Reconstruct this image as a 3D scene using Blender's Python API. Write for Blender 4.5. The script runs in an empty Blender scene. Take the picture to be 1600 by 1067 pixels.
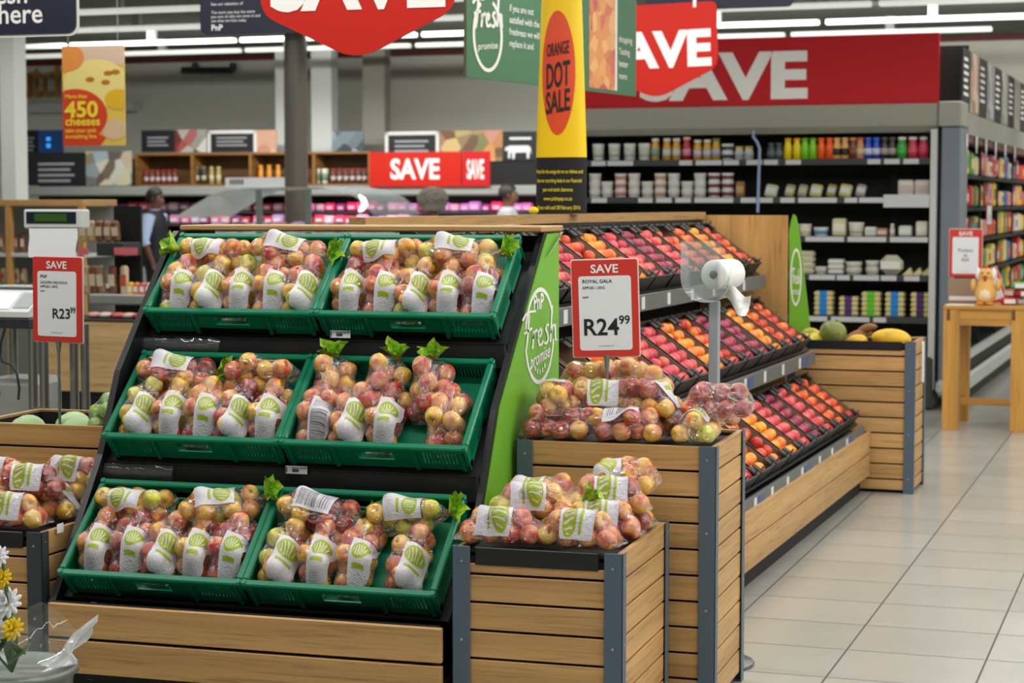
import bpy, bmesh, math, random
import numpy as np
from mathutils import Vector, Matrix, noise
from mathutils.bvhtree import BVHTree
R = math.radians
rnd = random.Random(7)
SC = bpy.context.scene
COL = SC.collection

# ------------------------------------------------------------------ camera, world, light, exposure
F_PX, EYE, HOR = 3075.0, 1.65, 315.0
PITCH = math.atan((533.5 - HOR) / F_PX)
YAW_A = 16.9                                   # apple stand and bins face this way; the aisle units sit slightly turned
cam = bpy.data.cameras.new('camera')
cam.sensor_width = 36.0; cam.lens = F_PX / 1600 * 36.0
cam.clip_start = 0.1; cam.clip_end = 200
cam.dof.use_dof = True; cam.dof.focus_distance = 6.1; cam.dof.aperture_fstop = 5.0
camo = bpy.data.objects.new('camera', cam); COL.objects.link(camo)
camo.location = (0, 0, EYE); camo.rotation_euler = (R(90) - PITCH, 0, R(YAW_A))
SC.camera = camo
w = bpy.data.worlds.new('world'); SC.world = w; w.use_nodes = True
w.node_tree.nodes['Background'].inputs[0].default_value = (0.93, 0.97, 1.0, 1)
w.node_tree.nodes['Background'].inputs[1].default_value = 0.22
SC.view_settings.view_transform = 'Standard'; SC.view_settings.look = 'None'
SC.view_settings.gamma = 1.0; SC.view_settings.use_curve_mapping = False
SC.view_settings.exposure = -0.04
SC.cycles.transparent_max_bounces = 24
SC.cycles.max_bounces = 7
SC.cycles.use_denoising = True
def area(name, loc, sx, sy, e, rot=(0, 0, 0), col=(1, 0.985, 0.95)):
    l = bpy.data.lights.new(name, 'AREA'); l.shape = 'RECTANGLE'; l.size = sx; l.size_y = sy; l.energy = e; l.color = col
    o = bpy.data.objects.new(name, l); COL.objects.link(o); o.location = loc; o.rotation_euler = rot
    return o
# rows of ceiling tubes over the shop floor (each row one long lamp)
for i, (yy, ee) in enumerate([(-1.0, 35), (2.2, 80), (4.6, 190), (7.0, 200), (9.6, 200), (12.6, 200), (16.2, 230), (19.2, 230), (21.6, 500)]):
    area('ceiling_tubes', (-0.22 * yy + .4, yy, 3.66), 12.5 if yy < 14 else 17, 0.16, ee, (R(42) if yy > 21 else 0, 0, R(-2.7)))
for xx, ee in ((2.6, 120), (5.0, 110)):                      # tubes running along the aisle on the right
    area('aisle_tubes', (xx, 7.5, 3.66), 0.16, 11, ee, (0, 0, R(-2.7)))

# ------------------------------------------------------------------ frames: a unit's own axes, turned about the camera foot
FR = {'ang': 0.0, 'yaw': R(YAW_A)}
def setf(yaw):
    FR['yaw'] = R(yaw); FR['ang'] = -R(yaw - YAW_A)
def frame_m(): return Matrix.Rotation(FR['ang'], 4, 'Z')
def pt(u, v, X=None, Y=None, Z=None, D=None):
    """a pixel of the photo carried onto a plane of the present frame"""
    y = FR['yaw']; p = PITCH
    fw = Vector((-math.sin(y) * math.cos(p), math.cos(y) * math.cos(p), -math.sin(p)))
    rt = Vector((math.cos(y), math.sin(y), 0)); up = rt.cross(fw)
    d = fw * F_PX + rt * (u - 800) - up * (v - 533.5)
    c = Vector((0, 0, EYE))
    if X is not None: t = X / d.x
    elif Y is not None: t = Y / d.y
    elif Z is not None: t = (Z - EYE) / d.z
    else: t = D / F_PX
    return c + d * t

# ------------------------------------------------------------------ materials
def lin(c):
    return tuple((x / 255 / 12.92) if x / 255 <= 0.04045 else ((x / 255 + 0.055) / 1.055) ** 2.4 for x in c) + (1.0,)
MATS = {}
def mat(name, rgb, rough=0.5, metal=0.0, spec=0.5, emit=None, es=0, alpha=None, trans=0.0, coat=0):
    if name in MATS: return MATS[name]
    m = bpy.data.materials.new(name); m.use_nodes = True; MATS[name] = m
    b = m.node_tree.nodes['Principled BSDF']
    b.inputs['Base Color'].default_value = lin(rgb); b.inputs['Roughness'].default_value = rough
    b.inputs['Metallic'].default_value = metal; b.inputs['Specular IOR Level'].default_value = spec
    b.inputs['Coat Weight'].default_value = coat
    b.inputs['Transmission Weight'].default_value = trans
    if emit: b.inputs['Emission Color'].default_value = lin(emit); b.inputs['Emission Strength'].default_value = es
    return m
class NT:
    def __init__(s, m):
        s.t = m.node_tree; s.b = s.t.nodes.get('Principled BSDF')
    def n(s, typ, **kw):
        x = s.t.nodes.new(typ)
        for k, v in kw.items():
            if k.startswith('i_'):
                key = k[2:]; key = int(key) if key.isdigit() else key.replace('_', ' ')
                x.inputs[key].default_value = v
            else: setattr(x, k, v)
        return x
    def l(s, a, b): s.t.links.new(a, b)
    def math(s, op, a, b=None, c=None):
        x = s.n('ShaderNodeMath', operation=op)
        for i, q in enumerate((a, b, c)):
            if q is None: continue
            if isinstance(q, (int, float)): x.inputs[i].default_value = q
            else: s.l(q, x.inputs[i])
        return x.outputs[0]
    def mix(s, f, a, b):
        x = s.n('ShaderNodeMix', data_type='RGBA')
        for sock, q in ((x.inputs[0], f), (x.inputs[6], a), (x.inputs[7], b)):
            if isinstance(q, (int, float)): sock.default_value = q
            elif isinstance(q, tuple): sock.default_value = q
            else: s.l(q, sock)
        return x.outputs[2]
    def ramp(s, f, stops):
        x = s.n('ShaderNodeValToRGB'); e = x.color_ramp.elements
        e[0].position, e[0].color = stops[0]; e[1].position, e[1].color = stops[-1]
        for p, c in stops[1:-1]:
            q = e.new(p); q.color = c
        s.l(f, x.inputs[0]); return x.outputs[0]
    def coord(s, which='Object', scale=(1, 1, 1), rot=(0, 0, 0), loc=(0, 0, 0)):
        tc = s.n('ShaderNodeTexCoord'); mp = s.n('ShaderNodeMapping')
        mp.inputs['Scale'].default_value = scale; mp.inputs['Rotation'].default_value = rot; mp.inputs['Location'].default_value = loc
        s.l(tc.outputs[which], mp.inputs[0]); return mp.outputs[0]
    def noise(s, v, scale, detail=3, rough=0.5, dist=0):
        x = s.n('ShaderNodeTexNoise'); x.inputs['Scale'].default_value = scale; x.inputs['Detail'].default_value = detail
        x.inputs['Roughness'].default_value = rough; x.inputs['Distortion'].default_value = dist
        s.l(v, x.inputs['Vector']); return x.outputs[0]
    def bump(s, h, strength, dist=0.01):
        x = s.n('ShaderNodeBump'); x.inputs['Strength'].default_value = strength; x.inputs['Distance'].default_value = dist
        s.l(h, x.inputs['Height']); s.l(x.outputs[0], s.b.inputs['Normal']); return x.outputs[0]
    def base(s, c): s.l(c, s.b.inputs['Base Color'])

def wood(name, rgb, axis, var=0.25, rough=0.45):
    if name in MATS: return MATS[name]
    m = mat(name, rgb, rough); t = NT(m)
    sc = {'x': (0.9, 14, 22), 'y': (14, 0.9, 22), 'z': (14, 14, 0.9)}[axis]
    g = t.noise(t.coord('Object', sc), 3.2, 5, 0.62, 0.6)
    c = lin(rgb)
    dk = tuple(x * 0.62 for x in c[:3]) + (1,); lt = tuple(min(1, x * 1.14) for x in c[:3]) + (1,)
    col = t.ramp(g, [(0.30, dk), (0.47, c), (0.7, lt)])
    zs = (0.2, 0.2, 11.7) if axis != 'z' else (9, 9, 0.2)
    wn = t.noise(t.coord('Object', zs), 1.0, 0)
    f = t.ramp(wn, [(0.3, (0.80, 0.77, 0.74, 1)), (0.7, (1.06, 1.04, 1.0, 1))])
    x = t.n('ShaderNodeMix', data_type='RGBA', blend_type='MULTIPLY'); x.inputs[0].default_value = 1
    t.l(col, x.inputs[6]); t.l(f, x.inputs[7]); t.base(x.outputs[2])
    t.bump(g, 0.15, 0.004)
    return m
WX = wood('oak_x', (190, 150, 96), 'x'); WY = wood('oak_y', (190, 150, 96), 'y'); WZ = wood('oak_z', (192, 148, 88), 'z')
WT = wood('table_wood', (190, 140, 66), 'z'); WTX = wood('table_wood_x', (190, 140, 66), 'x')
WC = wood('counter_wood', (206, 172, 122), 'x', rough=0.5)
STEEL = mat('blue_grey_steel', (84, 100, 116), 0.42, 0.2)
SCREW = mat('screw', (190, 195, 200), 0.3, 0.9)
BLACK = mat('black_plastic', (24, 25, 27), 0.38)
BLACKM = mat('black_matt', (16, 16, 18), 0.7)
CHROME = mat('brushed_steel', (176, 178, 176), 0.28, 1.0)
GREY = mat('grey_paint', (150, 153, 148), 0.45)
LGREY = mat('light_grey_metal', (196, 200, 198), 0.4)
WHITE = mat('white_plastic', (232, 233, 230), 0.4)
PAPER = mat('paper', (226, 228, 232), 0.6)
RED = mat('sign_red', (190, 32, 18), 0.45, spec=.3)
RED2 = mat('sign_red_deep', (190, 26, 34), 0.55, spec=.25)
WTXT = mat('white_print', (236, 236, 232), 0.5)
BTXT = mat('black_print', (24, 26, 28), 0.5)
YTXT = mat('yellow_print', (236, 214, 30), 0.5)
NAVY = mat('navy', (16, 20, 44), 0.45)
LIME = mat('lime_panel', (112, 176, 50), 0.4)
DGREEN = mat('board_green', (66, 116, 82), 0.5)
YEL = mat('banner_yellow', (250, 208, 8), 0.4)
ORG = mat('banner_orange', (226, 78, 36), 0.45)
CHALK = mat('chalkboard', (28, 30, 33), 0.6)
CARD = mat('brown_card', (116, 92, 68), 0.75)
CRATE = mat('crate_green', (4, 116, 82), 0.3)
SKIN = mat('skin', (150, 105, 78), 0.5)
SKIN2 = mat('skin_dark', (112, 74, 54), 0.5)

def apple_mat(name, ground, blush, amount):
    m = mat(name, ground, 0.3); t = NT(m); t.b.inputs['Coat Weight'].default_value = 0.25; t.b.inputs['Coat Roughness'].default_value = 0.15
    oi = t.n('ShaderNodeObjectInfo')
    tc = t.n('ShaderNodeTexCoord')
    ad = t.n('ShaderNodeVectorMath', operation='MULTIPLY_ADD'); t.l(oi.outputs['Random'], ad.inputs[0]); ad.inputs[1].default_value = (9, 17, 5); t.l(tc.outputs['Object'], ad.inputs[2])
    big = t.noise(ad.outputs[0], 26, 2, 0.5)
    mp = t.n('ShaderNodeMapping'); mp.inputs['Scale'].default_value = (1, 1, 0.16); t.l(ad.outputs[0], mp.inputs[0])
    st = t.noise(mp.outputs[0], 210, 3, 0.6)
    v = t.math('ADD', t.math('MULTIPLY', big, 1.5), t.math('MULTIPLY', st, 0.75))
    v = t.math('ADD', v, t.math('MULTIPLY', oi.outputs['Random'], 0.30))
    v = t.math('SUBTRACT', v, 1.29 - amount)
    g = lin(ground); b = lin(blush); mid = tuple(g[i] * 0.52 + b[i] * 0.48 for i in range(3)) + (1,)
    t.base(t.ramp(v, [(0.02, g), (0.22, mid), (0.48, b)]))
    return m
AP = {
 'gold': apple_mat('apple_golden_blush', (240, 196, 58), (216, 70, 34), 0.06),
 'pink': apple_mat('apple_pink_striped', (242, 184, 76), (204, 32, 32), 0.28),
 'red': apple_mat('apple_red_striped', (230, 134, 62), (160, 10, 22), 0.52),
 'green': apple_mat('apple_yellow_green', (212, 210, 66), (220, 140, 46), -0.12),
 'lime': apple_mat('apple_lime', (160, 200, 80), (130, 180, 60), -0.2)}
STEM = mat('stem_brown', (74, 56, 30), 0.7)

def film_mat():
    m = bpy.data.materials.new('clear_film'); m.use_nodes = True; t = NT(m); nt = t.t
    for n in list(nt.nodes):
        if n.type == 'BSDF_PRINCIPLED': nt.nodes.remove(n)
    out = nt.nodes['Material Output']
    tr = t.n('ShaderNodeBsdfTransparent'); tr.inputs[0].default_value = (0.985, 0.985, 0.985, 1)
    gl = t.n('ShaderNodeBsdfGlossy'); gl.inputs[0].default_value = (1, 1, 1, 1); gl.inputs['Roughness'].default_value = 0.06
    df = t.n('ShaderNodeBsdfDiffuse'); df.inputs[0].default_value = (0.9, 0.92, 0.94, 1)
    c1 = t.coord('Object', (1, 0.26, 1), (0, 0, R(18)))
    n1 = t.noise(c1, 95, 2, 0.55, 0.9)
    n2 = t.noise(t.coord('Object', (1, 0.5, 1), (0, 0, R(-25))), 38, 1, 0.5, 0.6)
    rid = t.math('ADD', n1, t.math('MULTIPLY', t.math('ABSOLUTE', t.math('SUBTRACT', n2, 0.5)), 2.2))
    bp = t.n('ShaderNodeBump'); bp.inputs['Strength'].default_value = 1.0; bp.inputs['Distance'].default_value = 0.011
    t.l(rid, bp.inputs['Height']); t.l(bp.outputs[0], gl.inputs['Normal'])
    lw = t.n('ShaderNodeLayerWeight'); lw.inputs[0].default_value = 0.28; t.l(bp.outputs[0], lw.inputs['Normal'])
    f = t.math('ADD', t.math('MULTIPLY', lw.outputs['Fresnel'], 0.5), 0.07)
    n3 = t.noise(t.coord('Object', (1, 0.2, 1), (0, 0, R(12)), (3, 1, 2)), 62, 2, 0.6, 1.2)
    n4 = t.noise(t.coord('Object', (1, 1, 1), (0, 0, 0), (5, 2, 1)), 22, 1, 0.5)
    mr = t.n('ShaderNodeMapRange'); mr.inputs[1].default_value = 0.026; mr.inputs[2].default_value = 0.006; t.l(t.math('ABSOLUTE', t.math('SUBTRACT', n3, 0.5)), mr.inputs[0])
    cr = t.math('MULTIPLY', mr.outputs[0], t.math('GREATER_THAN', n4, 0.44))          # sharp creases in the film, milky at the folds to paint in highlight streaks
    f = t.math('MINIMUM', t.math('ADD', f, t.math('MULTIPLY', cr, 0.36)), 1.0)
    m1 = t.n('ShaderNodeMixShader'); t.l(t.math('ADD', t.math('MULTIPLY', cr, 0.7), 0.03), m1.inputs[0]); t.l(gl.outputs[0], m1.inputs[1]); t.l(df.outputs[0], m1.inputs[2])
    m2 = t.n('ShaderNodeMixShader'); t.l(f, m2.inputs[0]); t.l(tr.outputs[0], m2.inputs[1]); t.l(m1.outputs[0], m2.inputs[2])
    t.l(m2.outputs[0], out.inputs[0]); return m
FILM = film_mat()
def clear_mat(name, tint, gloss, diff=0.0):
    m = bpy.data.materials.new(name); m.use_nodes = True; t = NT(m); nt = t.t
    nt.nodes.remove(t.b); out = nt.nodes['Material Output']
    tr = t.n('ShaderNodeBsdfTransparent'); tr.inputs[0].default_value = tint
    gl = t.n('ShaderNodeBsdfGlossy'); gl.inputs['Roughness'].default_value = 0.06
    df = t.n('ShaderNodeBsdfDiffuse'); df.inputs[0].default_value = (0.85, 0.9, 0.9, 1)
    mm = t.n('ShaderNodeMixShader'); mm.inputs[0].default_value = diff; t.l(gl.outputs[0], mm.inputs[1]); t.l(df.outputs[0], mm.inputs[2])
    lw = t.n('ShaderNodeLayerWeight'); lw.inputs[0].default_value = 0.25
    f = t.math('ADD', t.math('MULTIPLY', lw.outputs['Fresnel'], 0.7), gloss)
    ms = t.n('ShaderNodeMixShader'); t.l(f, ms.inputs[0]); t.l(tr.outputs[0], ms.inputs[1]); t.l(mm.outputs[0], ms.inputs[2])
    t.l(ms.outputs[0], out.inputs[0]); return m
GLASS = clear_mat('curved_glass', (0.86, 0.92, 0.9, 1), 0.12, 0.5)
ACRYL = clear_mat('clear_acrylic', (0.93, 0.95, 0.96, 1), 0.10, 0.55)
CELLO = clear_mat('cellophane', (0.97, 0.97, 0.97, 1), 0.09, 0.5)

def label_mat(kind):
    """printed white panel of an apple bag, drawn in its own uv"""
    m = mat('bag_print_' + kind, (226, 226, 232), 0.28); t = NT(m)
    uv = t.n('ShaderNodeTexCoord').outputs['UV']; sp = t.n('ShaderNodeSeparateXYZ'); t.l(uv, sp.inputs[0]); U, V = sp.outputs[0], sp.outputs[1]
    def ell(cx, cy, rx, ry):
        a = t.math('POWER', t.math('DIVIDE', t.math('SUBTRACT', U, cx), rx), 2.0)
        b = t.math('POWER', t.math('DIVIDE', t.math('SUBTRACT', V, cy), ry), 2.0)
        return t.math('LESS_THAN', t.math('ADD', a, b), 1.0)
    def rect(x0, x1, y0, y1):
        a = t.math('MULTIPLY', t.math('GREATER_THAN', U, x0), t.math('LESS_THAN', U, x1))
        b = t.math('MULTIPLY', t.math('GREATER_THAN', V, y0), t.math('LESS_THAN', V, y1))
        return t.math('MULTIPLY', a, b)
    white = lin((218, 218, 226)); gr = lin((164, 186, 40)); bl = lin((140, 150, 182))
    if kind == 'logo':
        e = ell(0.5, 0.70, 0.40, 0.21)
        wv = t.n('ShaderNodeTexWave'); wv.inputs['Scale'].default_value = 2.6; wv.inputs['Distortion'].default_value = 7; wv.inputs['Detail'].default_value = 1
        t.l(uv, wv.inputs[0])
        ink = t.math('MULTIPLY', t.math('GREATER_THAN', wv.outputs[1], 0.80), ell(0.5, 0.70, 0.31, 0.15))
        e = t.math('SUBTRACT', e, ink)
        bar = rect(0.22, 0.78, 0.34, 0.42)
        c = t.mix(t.math('MINIMUM', t.math('ADD', e, bar), 1.0), white, gr)
        bf = t.n('ShaderNodeMapRange'); bf.inputs[1].default_value = 0.26; bf.inputs[2].default_value = 0.0; t.l(V, bf.inputs[0])
        fine = t.math('GREATER_THAN', t.math('FRACT', t.math('MULTIPLY', V, 34)), 0.55)
        c = t.mix(t.math('MULTIPLY', t.math('MULTIPLY', bf.outputs[0], 0.8), fine), c, bl)
    else:
        fr = t.math('FRACT', t.math('MULTIPLY', V, 21)); n = t.noise(t.coord('UV', (0.1, 60, 1)), 3, 0)
        bars = t.math('MULTIPLY', t.math('GREATER_THAN', n, 0.5), rect(0.12, 0.88, 0.10, 0.62))
        txt = t.math('MULTIPLY', t.math('GREATER_THAN', t.math('FRACT', t.math('MULTIPLY', V, 16)), 0.5), rect(0.15, 0.85, 0.68, 0.92))
        c = t.mix(t.math('MAXIMUM', bars, t.math('MULTIPLY', txt, 0.6)), white, lin((30, 34, 48)))
    t.base(c)
    nn = t.noise(t.coord('Object', (1, 0.5, 1)), 60, 2, 0.5, 1.0); t.bump(t.math('ABSOLUTE', t.math('SUBTRACT', nn, 0.5)), 0.5, 0.012)
    # the print is on thin film: apples ghost through it a little
    nt = t.t; out = nt.nodes['Material Output']; tr = t.n('ShaderNodeBsdfTransparent'); ms = t.n('ShaderNodeMixShader'); ms.inputs[0].default_value = 0.78
    t.l(tr.outputs[0], ms.inputs[1]); t.l(t.b.outputs[0], ms.inputs[2]); t.l(ms.outputs[0], out.inputs[0])
    return m
LAB = {'logo': label_mat('logo'), 'bar': label_mat('bar')}
def neck_mat():
    m = mat('leaf_print', (150, 190, 40), 0.35); t = NT(m)
    n = t.noise(t.coord('Object'), 55, 3, 0.6, 0.8)
    t.base(t.ramp(n, [(0.3, lin((40, 104, 30))), (0.5, lin((128, 186, 34))), (0.72, lin((206, 216, 66)))])); return m
NECK = neck_mat()
def photo_mat(name, cols, scale=9, which='Object'):
    m = mat(name, cols[0], 0.45); t = NT(m)
    vo = t.n('ShaderNodeTexVoronoi'); vo.inputs['Scale'].default_value = scale; t.l(t.coord(which), vo.inputs['Vector'])
    s = t.n('ShaderNodeSeparateColor'); t.l(vo.outputs['Color'], s.inputs[0])
    k = len(cols)
    t.base(t.ramp(s.outputs[0], [((i + 0.5) / k, lin(c)) for i, c in enumerate(cols)])); return m

# ------------------------------------------------------------------ mesh builder
class MB:
    def __init__(s): s.v = []; s.f = []; s.m = []; s.s = []
    def add(s, vs, fs, mi=0, sm=False, M=None):
        b = len(s.v)
        s.v.extend([tuple(M @ Vector(p)) for p in vs] if M is not None else [tuple(p) for p in vs])
        for f in fs: s.f.append([b + i for i in f]); s.m.append(mi); s.s.append(sm)
        return s
    def box(s, x0, x1, y0, y1, z0, z1, mi=0, bev=0, M=None):
        if x1 < x0: x0, x1 = x1, x0
        if y1 < y0: y0, y1 = y1, y0
        if z1 < z0: z0, z1 = z1, z0
        b = min(bev, (x1 - x0) * .45, (y1 - y0) * .45, (z1 - z0) * .45)
        if b <= 0:
            vs = [(x, y, z) for z in (z0, z1) for y in (y0, y1) for x in (x0, x1)]
            fs = [(0, 2, 3, 1), (4, 5, 7, 6), (0, 1, 5, 4), (2, 6, 7, 3), (0, 4, 6, 2), (1, 3, 7, 5)]
            return s.add(vs, fs, mi, False, M)
        lo, hi = (x0, y0, z0), (x1, y1, z1); vs = []; idx = {}
        for c in range(8):
            sg = [(c >> k) & 1 for k in range(3)]
            for a in range(3):
                p = [(hi[k] if sg[k] else lo[k]) + (0 if k == a else (-b if sg[k] else b)) for k in range(3)]
                idx[(c, a)] = len(vs); vs.append(p)
        fs = []
        for a in range(3):
            u, w_ = (a + 1) % 3, (a + 2) % 3
            for side in (0, 1):
                q = [side << a, (side << a) | (1 << u), (side << a) | (1 << u) | (1 << w_), (side << a) | (1 << w_)]
                f = [idx[(c, a)] for c in q]
                fs.append(f if side else f[::-1])
            for su in (0, 1):
                for sw in (0, 1):
                    c0 = (su << u) | (sw << w_); c1 = c0 | (1 << a)
                    f = [idx[(c0, u)], idx[(c1, u)], idx[(c1, w_)], idx[(c0, w_)]]
                    fs.append(f if (su ^ sw) else f[::-1])
        for c in range(8): 
            f = [idx[(c, 0)], idx[(c, 1)], idx[(c, 2)]]
            fs.append(f if bin(c).count('1') % 2 else f[::-1])
        return s.add(vs, fs, mi, False, M)
    def tube(s, pts, r, seg=8, mi=0, caps=True, sm=True, M=None):
        pts = [Vector(p) for p in pts]; n = len(pts); rs = r if isinstance(r, (list, tuple)) else [r] * n
        vs = []; up = None
        for i, p in enumerate(pts):
            t = (pts[min(i + 1, n - 1)] - pts[max(i - 1, 0)]).normalized()
            if up is None:
                up = Vector((0, 0, 1)) if abs(t.z) < .9 else Vector((1, 0, 0))
            a = t.cross(up)
            if a.length < 1e-6: a = t.orthogonal()
            a.normalize(); b = a.cross(t).normalized(); up = b
            for k in range(seg):
                th = 2 * math.pi * k / seg
                vs.append(p + (a * math.cos(th) + b * math.sin(th)) * rs[i])
        fs = [(i * seg + k, i * seg + (k + 1) % seg, (i + 1) * seg + (k + 1) % seg, (i + 1) * seg + k) for i in range(n - 1) for k in range(seg)]
        s.add(vs, fs, mi, sm, M)
        if caps: s.add(vs[:seg], [list(range(seg))], mi, False, M); s.add(vs[-seg:], [list(range(seg))[::-1]], mi, False, M)
        return s
    def cyl(s, p0, p1, r, seg=12, mi=0, M=None, r1=None): return s.tube([p0, p1], [r, r if r1 is None else r1], seg, mi, True, True, M)
    def lathe(s, prof, seg=16, c=(0, 0, 0), mi=0, sm=True, M=None):
        vs = [(c[0] + r * math.cos(2 * math.pi * k / seg), c[1] + r * math.sin(2 * math.pi * k / seg), c[2] + z) for r, z in prof for k in range(seg)]
        n = len(prof)
        fs = [(i * seg + k, i * seg + (k + 1) % seg, (i + 1) * seg + (k + 1) % seg, (i + 1) * seg + k) for i in range(n - 1) for k in range(seg)]
        if prof[0][0] > 1e-4: fs.append(list(range(seg))[::-1])
        if prof[-1][0] > 1e-4: fs.append([(n - 1) * seg + k for k in range(seg)])
        return s.add(vs, fs, mi, sm, M)
    def ball(s, c, r, seg=12, rings=8, mi=0, M=None):
        r = r if isinstance(r, (list, tuple)) else (r, r, r)
        vs = [(c[0], c[1], c[2] - r[2])]; fs = []
        for i in range(1, rings):
            ph = -math.pi / 2 + math.pi * i / rings
            for k in range(seg):
                th = 2 * math.pi * k / seg
                vs.append((c[0] + r[0] * math.cos(ph) * math.cos(th), c[1] + r[1] * math.cos(ph) * math.sin(th), c[2] + r[2] * math.sin(ph)))
        vs.append((c[0], c[1], c[2] + r[2])); T = len(vs) - 1
        for k in range(seg):
            fs.append((0, 1 + (k + 1) % seg, 1 + k)); fs.append((T, T - seg + k, T - seg + (k + 1) % seg))
        for i in range(rings - 2):
            for k in range(seg):
                a = 1 + i * seg + k; b = 1 + i * seg + (k + 1) % seg
                fs.append((a, b, b + seg, a + seg))
        return s.add(vs, fs, mi, True, M)
    def prism(s, poly, d, fn, mi=0, mside=None):
        """poly: 2D outline; fn(a, b, k) gives the 3D point at depth k (0 or d)"""
        n = len(poly); vs = [fn(a, b, 0) for a, b in poly] + [fn(a, b, d) for a, b in poly]
        s.add(vs, [list(range(n))[::-1], list(range(n, 2 * n))], mi)
        return s.add(vs, [(i, (i + 1) % n, n + (i + 1) % n, n + i) for i in range(n)], mi if mside is None else mside)
    def mesh(s, name, mats, org=None):
        me = bpy.data.meshes.new(name)
        o = Vector(org) if org is not None else Vector()
        me.from_pydata([tuple(Vector(p) - o) for p in s.v], [], s.f)
        for m in (mats if isinstance(mats, (list, tuple)) else [mats]): me.materials.append(m)
        me.polygons.foreach_set('material_index', s.m); me.polygons.foreach_set('use_smooth', s.s)
        me.update(); return me
    def obj(s, name, mats, parent=None, org=None, label=None, kind=None):
        o = bpy.data.objects.new(name, s.mesh(name, mats, org)); COL.objects.link(o)
        if parent is not None: o.parent = parent
        if label: o['label'] = label
        if kind: o['kind'] = kind
        return o
def tag(o, label, cat, group=None):
    o['label'] = label; o['category'] = cat
    if group: o['group'] = group
    return o
def thing(name, label, cat, loc=(0, 0, 0), rz=0.0, group=None, L=None):
    o = bpy.data.objects.new(name, None); COL.objects.link(o); o.empty_display_size = 0.05
    m = Matrix.Translation(loc) @ Matrix.Rotation(rz, 4, 'Z')
    if L is not None: m = L
    o.matrix_world = frame_m() @ m
    return tag(o, label, cat, group)
def solo(mb, name, mats, label, cat, loc=(0, 0, 0), rz=0.0, group=None, local=False):
    """a thing that is one mesh; geometry given in frame coordinates unless local"""
    o = mb.obj(name, mats, None, None if local else loc)
    o.matrix_world = frame_m() @ Matrix.Translation(loc) @ Matrix.Rotation(rz, 4, 'Z')
    return tag(o, label, cat, group)
def place(me, name, label, cat, loc, rz=0, group=None, s=1.0, parts=(), tilt=None):
    """another of a kind: shares its mesh"""
    o = bpy.data.objects.new(name, me); COL.objects.link(o)
    m = Matrix.Translation(loc) @ Matrix.Rotation(rz, 4, 'Z')
    if tilt is not None: m = m @ tilt
    o.matrix_world = frame_m() @ m @ Matrix.Scale(s, 4)
    tag(o, label, cat, group)
    for nm, pm in parts:
        c = bpy.data.objects.new(nm, pm); COL.objects.link(c); c.parent = o
    return o
def structure(mb, name, mats):
    o = mb.obj(name, mats); o['kind'] = 'structure'; o.matrix_world = frame_m(); return o
TXT = {}
def text(mb, body, size, fn, bold=0.0, mi=0, align='CENTER', sx=1.0, shear=0.0, maxw=None):
    """lettering laid down through fn(a, b): a to the right, b up from the baseline"""
    key = (body, bold, align)
    if key not in TXT:
        cu = bpy.data.curves.new('t', 'FONT'); cu.body = body; cu.size = 1; cu.offset = bold; cu.align_x = align; cu.resolution_u = 3
        ob = bpy.data.objects.new('t', cu); me = ob.to_mesh()
        TXT[key] = ([tuple(v.co) for v in me.vertices], [list(p.vertices) for p in me.polygons])
        ob.to_mesh_clear(); bpy.data.objects.remove(ob); bpy.data.curves.remove(cu)
    vs, fs = TXT[key]
    if maxw and vs:
        wd = (max(v[0] for v in vs) - min(v[0] for v in vs)) * size
        sx = maxw / wd
    mb.add([fn((v[0] + shear * v[1]) * size * sx, v[1] * size) for v in vs], fs, mi)
ORD = ['first', 'second', 'third', 'fourth', 'fifth', 'sixth', 'seventh', 'eighth', 'ninth', 'tenth', 'eleventh', 'twelfth', 'thirteenth', 'fourteenth', 'fifteenth', 'sixteenth', 'seventeenth', 'eighteenth', 'nineteenth', 'twentieth', 'twenty-first', 'twenty-second', 'twenty-third', 'twenty-fourth']
def rrect(x0, x1, y0, y1, r, n=5):
    out = []
    for cx, cy, a0 in ((x1 - r, y1 - r, 0), (x0 + r, y1 - r, 90), (x0 + r, y0 + r, 180), (x1 - r, y0 + r, 270)):
        for i in range(n + 1):
            a = R(a0 + 90 * i / n); out.append((cx + r * math.cos(a), cy + r * math.sin(a)))
    return out
def rounded(poly, r, n=5):
    out = []; k = len(poly)
    for i in range(k):
        p, a, b = Vector(poly[i]), Vector(poly[i - 1]), Vector(poly[(i + 1) % k])
        rr = r[i] if isinstance(r, (list, tuple)) else r
        q0 = p + (a - p).normalized() * rr; q1 = p + (b - p).normalized() * rr
        for j in range(n + 1):
            t = j / n; out.append(tuple(q0 * (1 - t) ** 2 + p * 2 * t * (1 - t) + q1 * t * t))
    return out
# hand-lettered strokes of the word on the green panels, in a unit-ish box
SCRIPT = [[(.16, .95), (.13, .6), (.08, .25), (.02, .02)], [(-.10, .84), (.02, .96), (.2, 1.0), (.44, .97)], [(-.04, .5), (.1, .54), (.28, .58)],
 [(.34, .5), (.33, .3), (.30, .05)], [(.33, .3), (.38, .45), (.46, .5), (.5, .44)],
 [(.54, .26), (.64, .32), (.68, .42), (.62, .5), (.55, .42), (.53, .24), (.58, .08), (.68, .08), (.74, .16)],
 [(.98, .5), (.9, .53), (.84, .44), (.92, .3), (.96, .16), (.88, .05), (.78, .1)],
 [(1.12, .98), (1.09, .6), (1.05, .05)], [(1.07, .28), (1.16, .46), (1.25, .44), (1.26, .25), (1.27, .06), (1.33, .04)]]

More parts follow.
